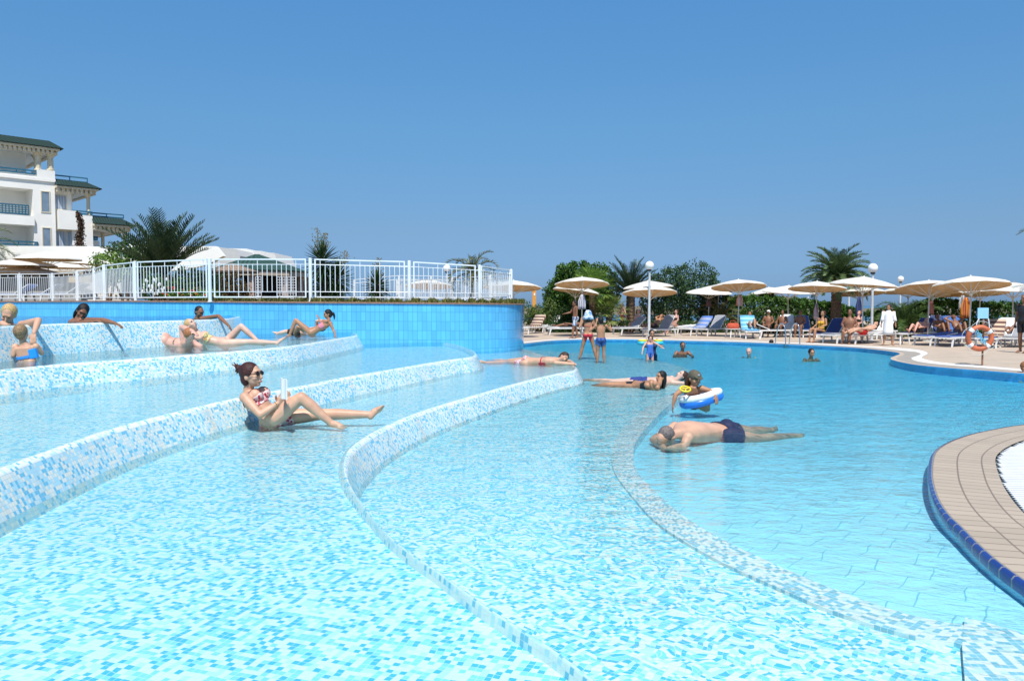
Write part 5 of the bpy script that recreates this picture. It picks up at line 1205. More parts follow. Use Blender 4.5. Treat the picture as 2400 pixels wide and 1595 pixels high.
    # hair
    if hair:
        hb = MB(); st, hm = hair[0], hair[1]
        if st in ('short', 'crop'):
            g = 0.010 if st == 'short' else 0.003
            hb.ell(hp(0, -0.026, 0.034), ((0.080 + g) * Hs, (0.088 + g) * Hs, (0.090 + g) * Hs), HM, 18, 12); hb.ell(hp(0, -0.045, -0.02), (0.068 * Hs, 0.055 * Hs, 0.07 * Hs), HM, 14, 10)
        elif st == 'bald':
            hb.ell(hp(0, -0.030, 0.030), (0.083 * Hs, 0.090 * Hs, 0.091 * Hs), HM, 18, 12); hb.ell(hp(0, -0.045, -0.02), (0.070 * Hs, 0.055 * Hs, 0.07 * Hs), HM, 14, 10)
            MB().ell(hp(0, 0.022, 0.062), (0.056 * Hs, 0.072 * Hs, 0.070 * Hs), HM, 20, 14).build('bald_patch', sk, root, world=True, smooth=True)
        elif st in ('bun', 'pony', 'long', 'curly', 'wet'):
            hb.ell(hp(0, -0.024, 0.036), (0.089 * Hs, 0.101 * Hs, 0.098 * Hs), HM, 20, 14); hb.ell(hp(0, -0.05, -0.03), (0.078 * Hs, 0.062 * Hs, 0.078 * Hs), HM, 14, 10)
            if st == 'bun':
                hb.ell(hp(0, -0.128, 0.075), (0.038 * Hs, 0.034 * Hs, 0.040 * Hs), HM, 12, 8)
                for k in range(9):
                    a = k * 0.7; p = hp(0, -0.13, 0.08); q = p + HM @ Vector((0.045 * math.sin(a * 2), -0.035 - 0.02 * math.cos(a), 0.062 * math.cos(a))) * Hs; hb.cyl(p, q, 0.014 * Hs, 0.006 * Hs, 6)
            if st == 'pony': hb.tube([hp(0, -0.10, 0.02), hp(0, -0.150, -0.01), hp(0, -0.155, -0.09), hp(0, -0.135, -0.18)], [0.03 * Hs, 0.036 * Hs, 0.030 * Hs, 0.010 * Hs], 8)
            if st in ('long', 'wet'):
                Lh = 0.17 if st == 'long' else 0.10
                for x in (-0.05, -0.02, 0.02, 0.05): limb(hb, [hp(x, -0.065, 0.0), hp(x * 1.1, -0.078, -0.08), hp(x * 1.0, -0.070, -0.09 - Lh)], [0.036 * Hs, 0.033 * Hs, 0.014 * Hs], 8)
                for e in (-1, 1): limb(hb, [hp(e * 0.07, -0.03, 0.0), hp(e * 0.078, -0.035, -0.08), hp(e * 0.07, -0.045, -0.08 - Lh * .8)], [0.026 * Hs, 0.024 * Hs, 0.010 * Hs], 8)
            if st == 'curly':
                for k in range(40): a = k * 2.4; z = 1 - 1.5 * k / 40; r_ = math.sqrt(max(0, 1 - z * z)); hb.ell(hp(0.085 * r_ * math.cos(a), -0.03 + 0.09 * r_ * math.sin(a) if math.sin(a) < 0.4 else -0.03, 0.036 + 0.09 * z), (0.03 * Hs,) * 3, None, 8, 6)
        elif st == 'cap':
            hb.ell(hp(0, -0.012, 0.040), (0.090 * Hs, 0.108 * Hs, 0.088 * Hs), HM, 20, 12)
            pts = [hp(0.075 * math.cos(a), 0.07 + 0.085 * math.sin(a), 0.045 - 0.02 * math.sin(a)) for a in [math.pi * k / 10 for k in range(11)]]; hb.prism(pts, HM @ Vector((0, 0, 0.008)))
        hme = remesh(hb, 0.008 * Hs if vox < 0.01 else 0.010 * Hs, 2)
        # loosen the surface into strands
        hme.transform(Matrix.Translation(-root_loc)); hme.materials.append(hm); hme.polygons.foreach_set('use_smooth', [True] * len(hme.polygons))
        ho = bpy.data.objects.new('cap' if st == 'cap' else 'hair', hme); COL.objects.link(ho); ho.parent = root
        if st == 'cap' and len(hair) > 2:
            h2 = MB(); 
            for x in (-0.06, -0.02, 0.02, 0.06): limb(h2, [hp(x, -0.06, 0.0), hp(x * 1.2, -0.075, -0.07), hp(x * 1.2, -0.06, -0.16)], [0.04 * Hs, 0.036 * Hs, 0.015 * Hs], 8)
            m2 = remesh(h2, 0.010 * Hs, 2); m2.transform(Matrix.Translation(-root_loc)); m2.materials.append(hair[2]); o2 = bpy.data.objects.new('hair', m2); COL.objects.link(o2); o2.parent = root
    # face features
    if vox < 0.0105 or True:
        for e in (-1, 1):
            MB().ell(hp(e * 0.031, 0.083, 0.010), (0.011 * Hs, 0.006 * Hs, 0.004 * Hs), HM, 8, 6).build('eye', EYE, root, world=True, smooth=True)
            MB().ell(hp(e * 0.031, 0.093, 0.034), (0.019 * Hs, 0.006 * Hs, 0.004 * Hs), HM, 8, 6).build('eyebrow', hair[1] if hair and hair[0] != 'cap' else H_BRN, root, world=True, smooth=True)
        MB().ell(hp(0, 0.098, -0.066), (0.022 * Hs, 0.007 * Hs, 0.007 * Hs), HM, 8, 6).build('mouth', LIP, root, world=True, smooth=True)
    root['_hp'] = 1; del root['_hp']
    return root, hp, HM, J
C_ = lambda n, c, **k: pm('cloth_' + n, c, 0.75, 0.12, 12, **k)
# ---- 1 the reading woman
rw, hp, HM, J = person('woman in dark sunglasses and flowered bikini sitting in the water reading a book', dict(
    head=(589.5, 879, 0.0), neck=(582, 912, 0.02), chest=(596, 938, 0.02), pelvis=(634, 974, 0.02), shR=(574, 931, -0.15), shL=(606, 922, 0.17),
    elR=(610, 972, -0.26), wrR=(652, 944, -0.16), haR=(668, 928, -0.12), pnR=(648, 926, -0.02), elL=(634, 965, 0.18), wrL=(652, 946, 0.02), haL=(664, 928, 0.02), pnL=(656, 940, -0.12),
    hipR=(644, 978, -0.10), knR=(706, 931, -0.10), anR=(774, 989, -0.10), toR=(802, 997, -0.12), hipL=(652, 978, 0.10), knL=(756, 970, 0.16), anL=(866, 971, 0.18), toL=(890, 952, 0.22)),
    D=8.2, s=1.10, sk=S_FAIR, hair=('bun', H_AUB), face=(1, -0.28, -0.10), up=(-0.10, 0.0, 1), female=True, vox=0.0075, fat=1.0, leg=1.0,
    clothes=(('top', floral('bikini_floral', (0.78, 0.62, 0.58), (0.62, 0.06, 0.10), (0.05, 0.02, 0.03), 30)), ('bottom', floral('bikini_floral', (0.7, 0.6, 0.55), (0.6, 0.05, 0.08), (0.05, 0.02, 0.03))), ('strap', C_('dark_strap', (0.10, 0.02, 0.03)))))
# sunglasses
b = MB()
for e in (-1, 1): b.ell(hp(e * 0.034, 0.096, 0.010), (0.031 * 1.03, 0.010, 0.023), HM, 14, 8)
b.tube([hp(-0.07, 0.085, 0.014), hp(0, 0.108, 0.016), hp(0.07, 0.085, 0.014)], 0.004); b.build('sunglasses', pm('dark_lens', (0.015, 0.008, 0.006), 0.06), rw, world=True, smooth=True)
for e in (-1, 1): MB().tube([hp(e * 0.066, 0.09, 0.014), hp(e * 0.084, 0.03, 0.014), hp(e * 0.084, -0.02, 0.008)], 0.004).build('glasses_arm', pm('dark_lens', (0.015, 0.008, 0.006)), rw, world=True, smooth=True)
wv = J['wrR']; fv = (J['wrR'] - J['elR']).normalized(); x_, y_, _z = frame(fv)
MB().tube([wv - fv * 0.025 + (x_ * math.cos(a) + y_ * math.sin(a)) * 0.031 for a in [2 * math.pi * k / 16 for k in range(16)]], 0.0035, n=5, closed=True).build('bracelet', pm('gold_metal', (0.6, 0.42, 0.15), 0.25, metal=0.8), rw, world=True, smooth=True)
bk = empty('book', PD(665, 930, 7.85), 'open paperback held upright by the reading woman', 'book'); PG = pm('paper', (0.72, 0.72, 0.70), 0.8, 0.03)
q0, q1 = PD(662, 934, 7.84), PD(662, 887, 7.86); up_ = (q1 - q0); 
def leafblk(dirv, name, col):
    n_ = Vector((0, 0, 1)).cross(dirv).normalized(); mb_ = MB(); ring_ = []
    for t_ in (0.0, 0.25, 0.6, 1.0): c = q0 + dirv * t_ + n_ * 0.010 * math.sin(t_ * math.pi); ring_.append([c - n_ * 0.006, c + n_ * 0.006, c + n_ * 0.006 + up_, c - n_ * 0.006 + up_])
    mb_.rings(ring_); mb_.build(name, col, bk, world=True)
leafblk(Vector((0.068, -0.085, 0.0)), 'page_block', PG); leafblk(Vector((-0.035, 0.10, 0.0)), 'page_block', PG)
MB().bar(q0 + Vector((0.012, 0.004, 0)), q1 + Vector((0.012, 0.004, 0)), 0.022, 0.006).build('spine', pm('book_spine', (0.45, 0.42, 0.42), 0.7), bk, world=True)
# ---- 2 man lying face down
bm_, hp, HM, J = person('balding man in navy trunks lying face down on his folded arms in the near pool', dict(
    head=(1563, 1023, 'z', 0.010), neck=(1588, 1016, 'z', 0.040), chest=(1622, 1012, 'z', 0.010), pelvis=(1698, 1014, 'z', -0.070), shR=(1582, 1000, 'z', 0.050), shL=(1612, 1025, 'z', 0.030),
    elR=(1530, 1030, 'z', -0.070), wrR=(1556, 1048, 'z', -0.090), haR=(1580, 1052, 'z', -0.090), elL=(1602, 1046, 'z', -0.060), wrL=(1566, 1050, 'z', -0.070), haL=(1545, 1046, 'z', -0.090),
    hipR=(1700, 1006, 'z', -0.070), hipL=(1706, 1022, 'z', -0.070), knR=(1760, 1010, 'z', -0.100), anR=(1806, 1007, 'z', -0.110), toR=(1818, 1005, 'z', -0.130), knL=(1778, 1028, 'z', -0.100), anL=(1850, 1021, 'z', -0.110), toL=(1880, 1023, 'z', -0.130)),
    s=1.06, sk=S_FAIR, hair=('bald', H_GRY), face=(-0.25, 0.1, -1), up=(-0.72, -0.62, 0.25), vox=0.009, fat=1.08, clothes=(('trunks', C_('navy', (0.012, 0.018, 0.06)), 0.5),))
# ---- 3 child on the inflatable ring
kd, hp, HM, J = person('child in an olive cap leaning over a blue and white inflatable boat', dict(
    head=(1628, 887, 0.0), neck=(1624, 905, 0.02), chest=(1622, 916, 0.06), pelvis=(1630, 945, 0.2), shR=(1603, 910, -0.03), shL=(1645, 910, -0.03),
    elR=(1583, 925, -0.05), wrR=(1578, 948, -0.08), haR=(1576, 958, -0.08), elL=(1664, 915, -0.1), wrL=(1678, 928, -0.22), haL=(1680, 940, -0.24),
    hipR=(1622, 945, 0.1), hipL=(1640, 945, 0.1), knR=(1640, 950, -0.12), anR=(1655, 962, -0.10), knL=(1656, 943, -0.14), anL=(1660, 960, -0.12)),
    D=11.5, s=0.82, sk=S_TAN, hair=('cap', pm('olive_cap', (0.10, 0.085, 0.055), 0.8), H_BRN), face=(0.35, -0.75, -0.65), child=True, headr=1.25, vox=0.010, clothes=(('suit', C_('pink_suit', (0.55, 0.08, 0.12))),))
MB().box(hp(0.02, 0.09, 0.082), (0.03, 0.012, 0.022), HM).build('cap_badge', pm('pale_badge', (0.5, 0.5, 0.5)), kd, world=True)
rc = PD(1634, 934, 11.42); rg = empty('inflatable_boat', rc, 'blue and white inflatable boat with a yellow toy steering wheel', 'inflatable')
RM = Matrix.Rotation(R(-13), 4, 'Y') @ Matrix.Rotation(R(3), 4, 'X')
def tor(zo, r_, R1, R2): 
    return [RM @ Vector(((R1 + (0.12 * max(0, math.cos(a)) ** 6)) * math.cos(a), R2 * math.sin(a), zo)) for a in [2 * math.pi * k / 36 for k in range(36)]]
MB().tube(tor(0.036, 0, 0.215, 0.16), 0.055, n=12, closed=True).build('upper_tube', pm('white_vinyl', (0.76, 0.76, 0.76), 0.3), rg, smooth=True)
MB().tube(tor(-0.036, 0, 0.215, 0.16), 0.060, n=12, closed=True).build('lower_tube', pm('blue_vinyl', (0.02, 0.17, 0.62), 0.3), rg, smooth=True)
sw = PD(1606, 911, 11.26) - rc; wl2 = MB().tube([sw + Matrix.Rotation(R(25), 3, 'X') @ Vector((0.075 * math.cos(a), 0.075 * math.sin(a), 0.0)) for a in [2 * math.pi * k / 20 for k in range(20)]], 0.013, n=7, closed=True)
for a in (0.5, 2.6, 4.7): wl2.cyl(sw, sw + Matrix.Rotation(R(25), 3, 'X') @ Vector((0.07 * math.cos(a), 0.07 * math.sin(a), 0)), 0.011, n=6)
wl2.build('toy_wheel', pm('yellow_plastic', (0.75, 0.60, 0.02), 0.35), rg, smooth=True)
# ---- 4 couple lying in the shallow water
person('man in dark blue trunks floating on his back beside the long haired woman', dict(
    head=(1598, 880, 'z', 0.050), neck=(1584, 890, 'z', 0.030), chest=(1560, 894, 'z', 0.010), pelvis=(1510, 896, 'z', -0.030), shR=(1578, 897, 'z', -0.010), shL=(1574, 886, 'z', 0.050),
    elR=(1612, 900, 'z', -0.030), wrR=(1618, 892, 'z', 0.010), hipR=(1505, 900, 'z', -0.030), hipL=(1503, 893, 'z', -0.010), knR=(1455, 896, 'z', -0.020), anR=(1405, 898, 'z', -0.070), knL=(1440, 894, 'z', -0.030), anL=(1362, 891, 'z', -0.050), toL=(1355, 886, 'z', 0.010)),
    s=0.98, sk=S_PALE, hair=('short', H_BRN), face=(-0.75, -0.3, 0.75), up=(0.7, 0.0, 0.7), vox=0.010, clothes=(('trunks', C_('dark_blue', (0.015, 0.04, 0.20)), 0.38),))
person('long haired woman in black bikini propped up in the shallow water, seen from behind', dict(
    head=(1549, 883, 'z', 0.170), neck=(1545, 900, 'z', 0.050), chest=(1528, 905, 'z', 0.010), pelvis=(1485, 907, 'z', -0.060), shR=(1541, 908, 'z', 0.000), shL=(1535, 899, 'z', 0.070),
    elR=(1541, 916, 'z', -0.070), elL=(1560, 905, 'z', -0.050), hipR=(1480, 909, 'z', -0.060), hipL=(1480, 903, 'z', -0.040), knR=(1430, 905, 'z', -0.040), anR=(1380, 908, 'z', -0.090), knL=(1425, 902, 'z', -0.020), anL=(1385, 905, 'z', -0.080)),
    s=0.92, sk=S_TAN, hair=('long', H_BLK), face=(-0.8, -0.35, -0.2), up=(0.12, 0, 1), female=True, vox=0.010, clothes=(('top', C_('black', (0.01, 0.01, 0.012))), ('bottom', C_('black', (0.01, 0.01, 0.012)))))
# ---- 5 woman lying face down on the step end
person('woman in red bikini lying face down along the end of the lowest step', dict(
    head=(1321, 838, 'z', 0.365), neck=(1308, 843, 'z', 0.335), chest=(1285, 846, 'z', 0.305), pelvis=(1237, 848, 'z', 0.265), shR=(1300, 841, 'z', 0.335), shL=(1302, 850, 'z', 0.295),
    elL=(1344, 853, 'z', 0.275), wrL=(1351, 866, 'z', 0.085), haL=(1353, 874, 'z', -0.035), elR=(1335, 846, 'z', 0.265), wrR=(1345, 851, 'z', 0.245), hipL=(1232, 851, 'z', 0.245), hipR=(1230, 845, 'z', 0.245),
    knL=(1190, 851, 'z', 0.205), anL=(1140, 850, 'z', 0.235), toL=(1126, 846, 'z', 0.285), knR=(1186, 847, 'z', 0.205), anR=(1142, 845, 'z', 0.215)),
    s=0.98, sk=S_FAIR, hair=('curly', H_BRN), face=(0.5, -0.8, -0.1), up=(0.85, 0.2, 0.5), female=True, vox=0.010, clothes=(('top', C_('red', (0.45, 0.02, 0.04))), ('bottom', floral('white_red', (0.72, 0.68, 0.66), (0.6, 0.08, 0.10), (0.5, 0.1, 0.1)))))
# ---- 6 upper terrace people
person('tanned woman in pink bikini reclining with knees up by the blue wall', dict(
    head=(768, 736, 0.0), neck=(771, 749, 0.0), chest=(764, 760, 0.0), pelvis=(732, 777, 0.0), shR=(774, 757, -0.13), shL=(762, 755, 0.16), elR=(781, 772, -0.16), wrR=(786, 785, -0.22), elL=(752, 757, 0.3), wrL=(748, 748, 0.32),
    hipR=(728, 780, -0.09), hipL=(728, 780, 0.09), knR=(693, 750, -0.09), anR=(679, 784, -0.12), toR=(668, 788, -0.12), knL=(698, 766, 0.12), anL=(690, 782, 0.2)),
    D=19.0, s=0.93, sk=S_TAN, hair=('pony', H_BLK), face=(-0.85, -0.35, -0.45), female=True, vox=0.011, clothes=(('top', C_('pink', (0.62, 0.20, 0.26))), ('bottom', C_('pale_pink', (0.65, 0.42, 0.42)))))
person('pale person in black shorts lying almost hidden behind the reclining woman by the blue wall', dict(
    head=(752, 768, 0.55), neck=(745, 772, 0.55), chest=(730, 776, 0.5), pelvis=(700, 778, 0.45), shR=(742, 776, 0.4), shL=(744, 768, 0.7), elL=(742, 752, 0.5), wrL=(758, 750, 0.5), hipR=(696, 780, 0.4), hipL=(696, 776, 0.6),
    knR=(672, 776, 0.4), anR=(650, 781, 0.4), toR=(643, 777, 0.4), knL=(672, 777, 0.6), anL=(652, 780, 0.6)), D=19.0, s=0.9, sk=S_PALE, hair=('short', H_BLK), face=(0, -0.4, 1), vox=0.012, clothes=(('trunks', C_('black', (0.01, 0.01, 0.012)), 0.9),))
person('fair haired woman lying back with one knee raised and legs stretched along the upper step', dict(
    head=(448, 760, 0.0), neck=(462, 778, 0.05), chest=(478, 794, 0.05), pelvis=(525, 803, 0.1), shR=(468, 792, -0.12), shL=(474, 784, 0.2), elR=(440, 790, -0.1), elL=(476, 794, 0.3),
    hipR=(528, 805, 0.0), hipL=(530, 802, 0.22), knL=(565, 764, 0.22), anL=(608, 803, 0.2), knR=(585, 801, 0.0), anR=(648, 803, 0.0), toR=(668, 789, 0.05), toL=(618, 806, 0.2)),
    D=14.35, s=0.98, sk=S_PALE, hair=('short', H_BLD), face=(0.75, -0.45, 0.55), up=(-0.6, 0, 0.8), female=True, vox=0.011, clothes=(('top', floral('yellow_top', (0.62, 0.60, 0.25), (0.5, 0.25, 0.1), (0.7, 0.7, 0.6))),))
person('red haired woman in patterned dark swimsuit lying with an arm bent over her head', dict(
    head=(444, 786, -0.75), neck=(440, 800, -0.6), chest=(430, 808, -0.5), pelvis=(392, 803, -0.45), shR=(432, 802, -0.6), shL=(452, 804, -0.4), elR=(426, 766, -0.62), wrR=(452, 776, -0.85), haR=(464, 784, -0.92), elL=(470, 812, -0.4),
    hipR=(386, 797, -0.55), hipL=(390, 806, -0.3), knR=(366, 818, -0.6), knL=(368, 822, -0.5)),
    D=14.35, s=1.05, sk=S_PINK, hair=('short', H_RED), face=(0.72, -0.7, -0.15), female=True, fat=1.18, arm=1.35, vox=0.011, clothes=(('top', floral('dark_pattern', (0.05, 0.07, 0.07), (0.35, 0.38, 0.36), (0.02, 0.02, 0.02), 40)),))
person('dark haired person in swim goggles resting one arm over the top step', dict(
    head=(467, 731, 0.0), neck=(462, 746, 0.02), chest=(462, 760, 0.02), pelvis=(462, 790, 0.1), shR=(474, 747, -0.1), shL=(452, 752, 0.12), elR=(512, 740, -0.2), wrR=(537, 764, -0.45), haR=(544, 776, -0.45)),
    D=15.95, s=0.98, sk=S_BROWN, hair=('crop', H_BLK), face=(0.85, -0.4, 0.0), vox=0.011)
person('dark haired smiling boy leaning an arm along the top step', dict(
    head=(193, 730, 0.0), neck=(184, 746, 0.03), chest=(184, 764, 0.05), pelvis=(184, 800, 0.05), shR=(168, 757, 0.02), shL=(206, 752, -0.1), elL=(240, 750, -0.3), wrL=(270, 757, -0.42), haL=(284, 764, -0.44), elR=(190, 758, -0.3), wrR=(215, 754, -0.32)),
    D=12.9, s=1.04, sk=S_BROWN, hair=('wet', H_BLK), face=(0.62, -0.78, -0.12), vox=0.009)
person('blond boy leaning both bent arms over the top step towards the small child', dict(
    head=(20, 737, 0.0), neck=(20, 757, 0.06), chest=(22, 778, 0.1), pelvis=(22, 820, 0.15), shR=(-12, 766, 0.0), shL=(52, 762, 0.0), elL=(90, 750, -0.15), wrL=(80, 780, -0.35), haL=(78, 793, -0.38), elR=(6, 758, -0.2), wrR=(30, 776, -0.35), haR=(38, 786, -0.36)),
    D=11.1, s=1.10, headr=1.06, sk=S_FAIR, hair=('short', H_BLD), face=(0.22, -0.85, -0.38), vox=0.009)
kt, hp, HM, J = person('small blond child with a bright blue float strapped on, seen from behind', dict(
    head=(50, 781, 0.0), neck=(53, 800, 0.0), chest=(58, 817, 0.0), pelvis=(64, 850, 0.0), shL=(36, 813, 0.0), shR=(84, 812, 0.03), elL=(32, 833, -0.02), elR=(98, 828, 0.1), wrR=(92, 815, 0.3)),
    D=10.2, s=0.76, sk=S_FAIR, hair=('short', H_DBL), face=(-0.25, 1, 0.1), child=True, headr=1.25, vox=0.010, clothes=(('belt', C_('blue_strap', (0.02, 0.22, 0.6))),))
q = PD(78, 828, 10.0); fb = MB(); fb.box(q, (0.10, 0.05, 0.12), Matrix.Rotation(R(-14), 3, 'Y')); fl = fb.build('float_block', pm('blue_foam', (0.01, 0.24, 0.75), 0.5), kt, world=True); bv = fl.modifiers.new('bevel', 'BEVEL'); bv.width = 0.012; bv.segments = 3
# ---- standing figures in the shallow water and on the deck
def stand(label, px, yt, yb, z=DECK, yaw=0.0, sk=S_TAN, hair=('short', H_BLK), clothes=(), female=False, child=False, stride=0.0, armL=(0.10, 0, -1), armR=(0.10, 0, -1), foreL=None, foreR=None, fat=1.0, legs=0.08, d=None, vox=0.013, group=None, look=None, lean=0.0, hands=True, hide=0.0):
    """upright figure; yb is where its feet (or the waterline minus hide) meet the surface z"""
    p = PZ(px, yb, z); 
    if d: p = PD(px, yb, d); p.z = z
    top = PD(px, yt, p.y).z; H = (top - z + hide) / 1.0; s = H / 1.74; cs = 1.0
    base = Vector((p.x, p.y, z - hide)); c, s_ = math.cos(yaw), math.sin(yaw)
    def W(x, y, zz): y -= 0; return base + Vector(((x * c - y * s_) * s, (x * s_ + y * c) * s, zz * s))
    ln = lean
    hh = 1.60 if not child else 1.57
    # local frame: figure faces -y ; +x is its left hand side seen from the front on the right
    def arm(sh, dr, fore, e):
        d1 = Vector((dr[0] * e, dr[1], dr[2])).normalized(); el = sh + (Vector((d1.x * c - d1.y * s_, d1.x * s_ + d1.y * c, d1.z)) * 0.28 * s)
        f = fore or (dr[0] * 0.5, dr[1] - 0.15, dr[2]); d2 = Vector((f[0] * e, f[1], f[2])).normalized(); wr = el + Vector((d2.x * c - d2.y * s_, d2.x * s_ + d2.y * c, d2.z)) * 0.24 * s
        return el, wr
    shw = 0.165 if female else 0.185
    shL, shR = W(shw, -ln * .9, 1.40), W(-shw, -ln * .9, 1.40)
    elL, wrL = arm(shL, armL, foreL, 1); elR, wrR = arm(shR, armR, foreR, -1)
    Jd = dict(head=W(0, -0.02 - ln * 1.1, hh), neck=W(0, -ln, 1.44), chest=W(0, -ln * .6, 1.22), pelvis=W(0, 0, 0.94), shL=shL, shR=shR, elL=elL, wrL=wrL, elR=elR, wrR=wrR, hipL=W(0.09, 0, 0.90), hipR=W(-0.09, 0, 0.90),
              knL=W(0.09 + legs * .5, -stride * .6 - 0.02, 0.49), anL=W(0.09 + legs, -stride, 0.08), toL=W(0.11 + legs, -stride - 0.2, 0.045), knR=W(-0.09 - legs * .5, stride * .4 - 0.02, 0.49), anR=W(-0.09 - legs, stride, 0.08 + abs(stride) * .15), toR=W(-0.11 - legs, stride - 0.2, 0.045))
    lk = look if look is not None else (s_ * 1.0, -c, -0.05)
    return person(label, Jd, s=s, sk=sk, hair=hair, face=lk, female=female, child=child, clothes=clothes, fat=fat, vox=vox, headr=1.12 if child else 1.0, base=base, hands=hands)
PI = math.pi
r_, hp, HM, J = stand('girl in red bikini with a blue and white towel over her head', 1378, 727, 838, z=0.0, yaw=PI * 0.95, sk=S_TAN, hair=('long', H_BRN), clothes=(('bottom', C_('red_pattern', (0.55, 0.03, 0.05))), ('top', C_('red_pattern', (0.55, 0.03, 0.05)))), female=True, legs=0.20, armL=(0.3, 0.2, -0.6), foreL=(-0.2, -0.3, 1.0), armR=(0.3, 0, -1), foreR=(0.1, -0.3, 0.8), hide=0.12, look=(0.2, 1, -0.3))
tw = MB(); rs = []
for j, (z, rx, ry) in enumerate(((0.135, 0.02, 0.02), (0.12, 0.075, 0.085), (0.06, 0.112, 0.12), (-0.02, 0.135, 0.13), (-0.10, 0.17, 0.14), (-0.16, 0.20, 0.14))):
    rs.append([hp(rx * math.cos(a) * (1 + 0.1 * math.sin(3 * a)), -0.03 + ry * math.sin(a), z + 0.02 * math.sin(4 * a)) for a in [2 * math.pi * k / 16 for k in range(16)]])
tw.rings(rs); tg = empty('towel', J['head'], 'blue and white towel draped over the head of the girl in red bikini', 'towel'); tw.build('cloth', floral('towel_check', (0.60, 0.66, 0.74), (0.12, 0.28, 0.55), (0.6, 0.66, 0.72), 18), tg, world=True, smooth=True)
r_, hp, HM, J = stand('boy in dark blue trunks seen from behind, drying his hair in the shallow water', 1408, 741, 846, z=0.0, yaw=PI * 1.02, sk=S_TAN, hair=('short', H_BLK), clothes=(('trunks', floral('blue_trunks', (0.02, 0.05, 0.20), (0.04, 0.12, 0.35), (0.01, 0.02, 0.08), 16), 0.38),), child=True, legs=0.03, armL=(0.55, -0.1, -0.5), foreL=(-0.3, -0.1, 1.0), armR=(0.55, -0.1, -0.5), foreR=(-0.3, -0.1, 1.0), hide=0.12, look=(0, 1, -0.2))
stand('boy walking along the pool edge in white and blue trunks', 1348, 702, 793, yaw=-PI * 0.42, sk=S_BROWN, hair=('short', H_BLK), clothes=(('trunks', floral('white_blue_trunks', (0.55, 0.62, 0.70), (0.10, 0.22, 0.42), (0.6, 0.65, 0.7), 9), 0.8),), child=True, stride=0.16, legs=0.0, armR=(0.2, -0.5, -0.8), foreR=(0.1, -1, -0.2))
stand('grey haired man in red shorts walking behind the loungers', 1458, 710, 778, yaw=-PI * 0.40, sk=S_PINK, hair=('bald', H_GRY), clothes=(('trunks', C_('red_shorts', (0.45, 0.015, 0.03)), 0.6),), fat=1.2, stride=0.2, legs=0.0, armL=(0.2, 0.4, -1), armR=(0.2, -0.4, -1))
# woman in white tunic
r_, hp, HM, J = stand('dark haired woman in a long white tunic standing at the far pool edge', 2081, 712, 809, yaw=-0.25, sk=S_TAN, hair=('bun', H_BRN), female=False, armL=(0.20, 0.0, -1), armR=(0.20, -0.05, -1), foreL=(0.15, -0.15, -1), foreR=(0.15, -0.1, -1), look=(-0.7, -0.7, 0.0))
loc = r_.location; s_k = (J['head'].z - loc.z) / 1.60; dr = MB(); rs = []; yw = -0.25
for z, rx, ry in ((0.44, 0.225, 0.17), (0.60, 0.21, 0.16), (0.90, 0.19, 0.15), (1.10, 0.155, 0.14), (1.26, 0.165, 0.145), (1.36, 0.165, 0.12), (1.43, 0.11, 0.09), (1.47, 0.07, 0.07)):
    rs.append([loc + Vector((rx * s_k * math.cos(a) * (1 + (0.05 * math.sin(5 * a) if z < 1 else 0)), ry * s_k * math.sin(a), z * s_k)) for a in [2 * math.pi * k / 24 for k in range(24)]])
dr.rings(rs)
drm = pm('white_linen', (0.80, 0.80, 0.80), 0.85, 0.05, 6, bump=0.3)
dr.build('tunic', drm, r_, world=True, smooth=True)
for e in 'LR': a, b_, c_2 = J['sh' + e], J['el' + e], J['wr' + e]; sb = MB(); sb.tube([a + Vector((0, 0, 0.02)), a.lerp(b_, .5), b_, b_.lerp(c_2, 0.45)], [0.07 * s_k, 0.066 * s_k, 0.066 * s_k, 0.08 * s_k], 12); sb.build('sleeve', drm, r_, world=True, smooth=True)
for e in 'LR': MB().box(J['to' + e] * 0.45 + J['an' + e] * 0.55 - Vector((0, 0, 0.066)), (0.09, 0.24, 0.02)).build('sandal', pm('brown_leather', (0.12, 0.05, 0.03), 0.6), r_, world=True)
stand('man in black shirt and shorts standing cut off by the right edge of the picture', 2398, 688, 827, yaw=-PI * 0.35, sk=S_BROWN, hair=('short', H_GRY), clothes=(('shirt', C_('black_shirt', (0.015, 0.016, 0.02))), ('trunks', C_('black_shorts', (0.012, 0.012, 0.014)), 0.75)), legs=0.02, stride=0.05)
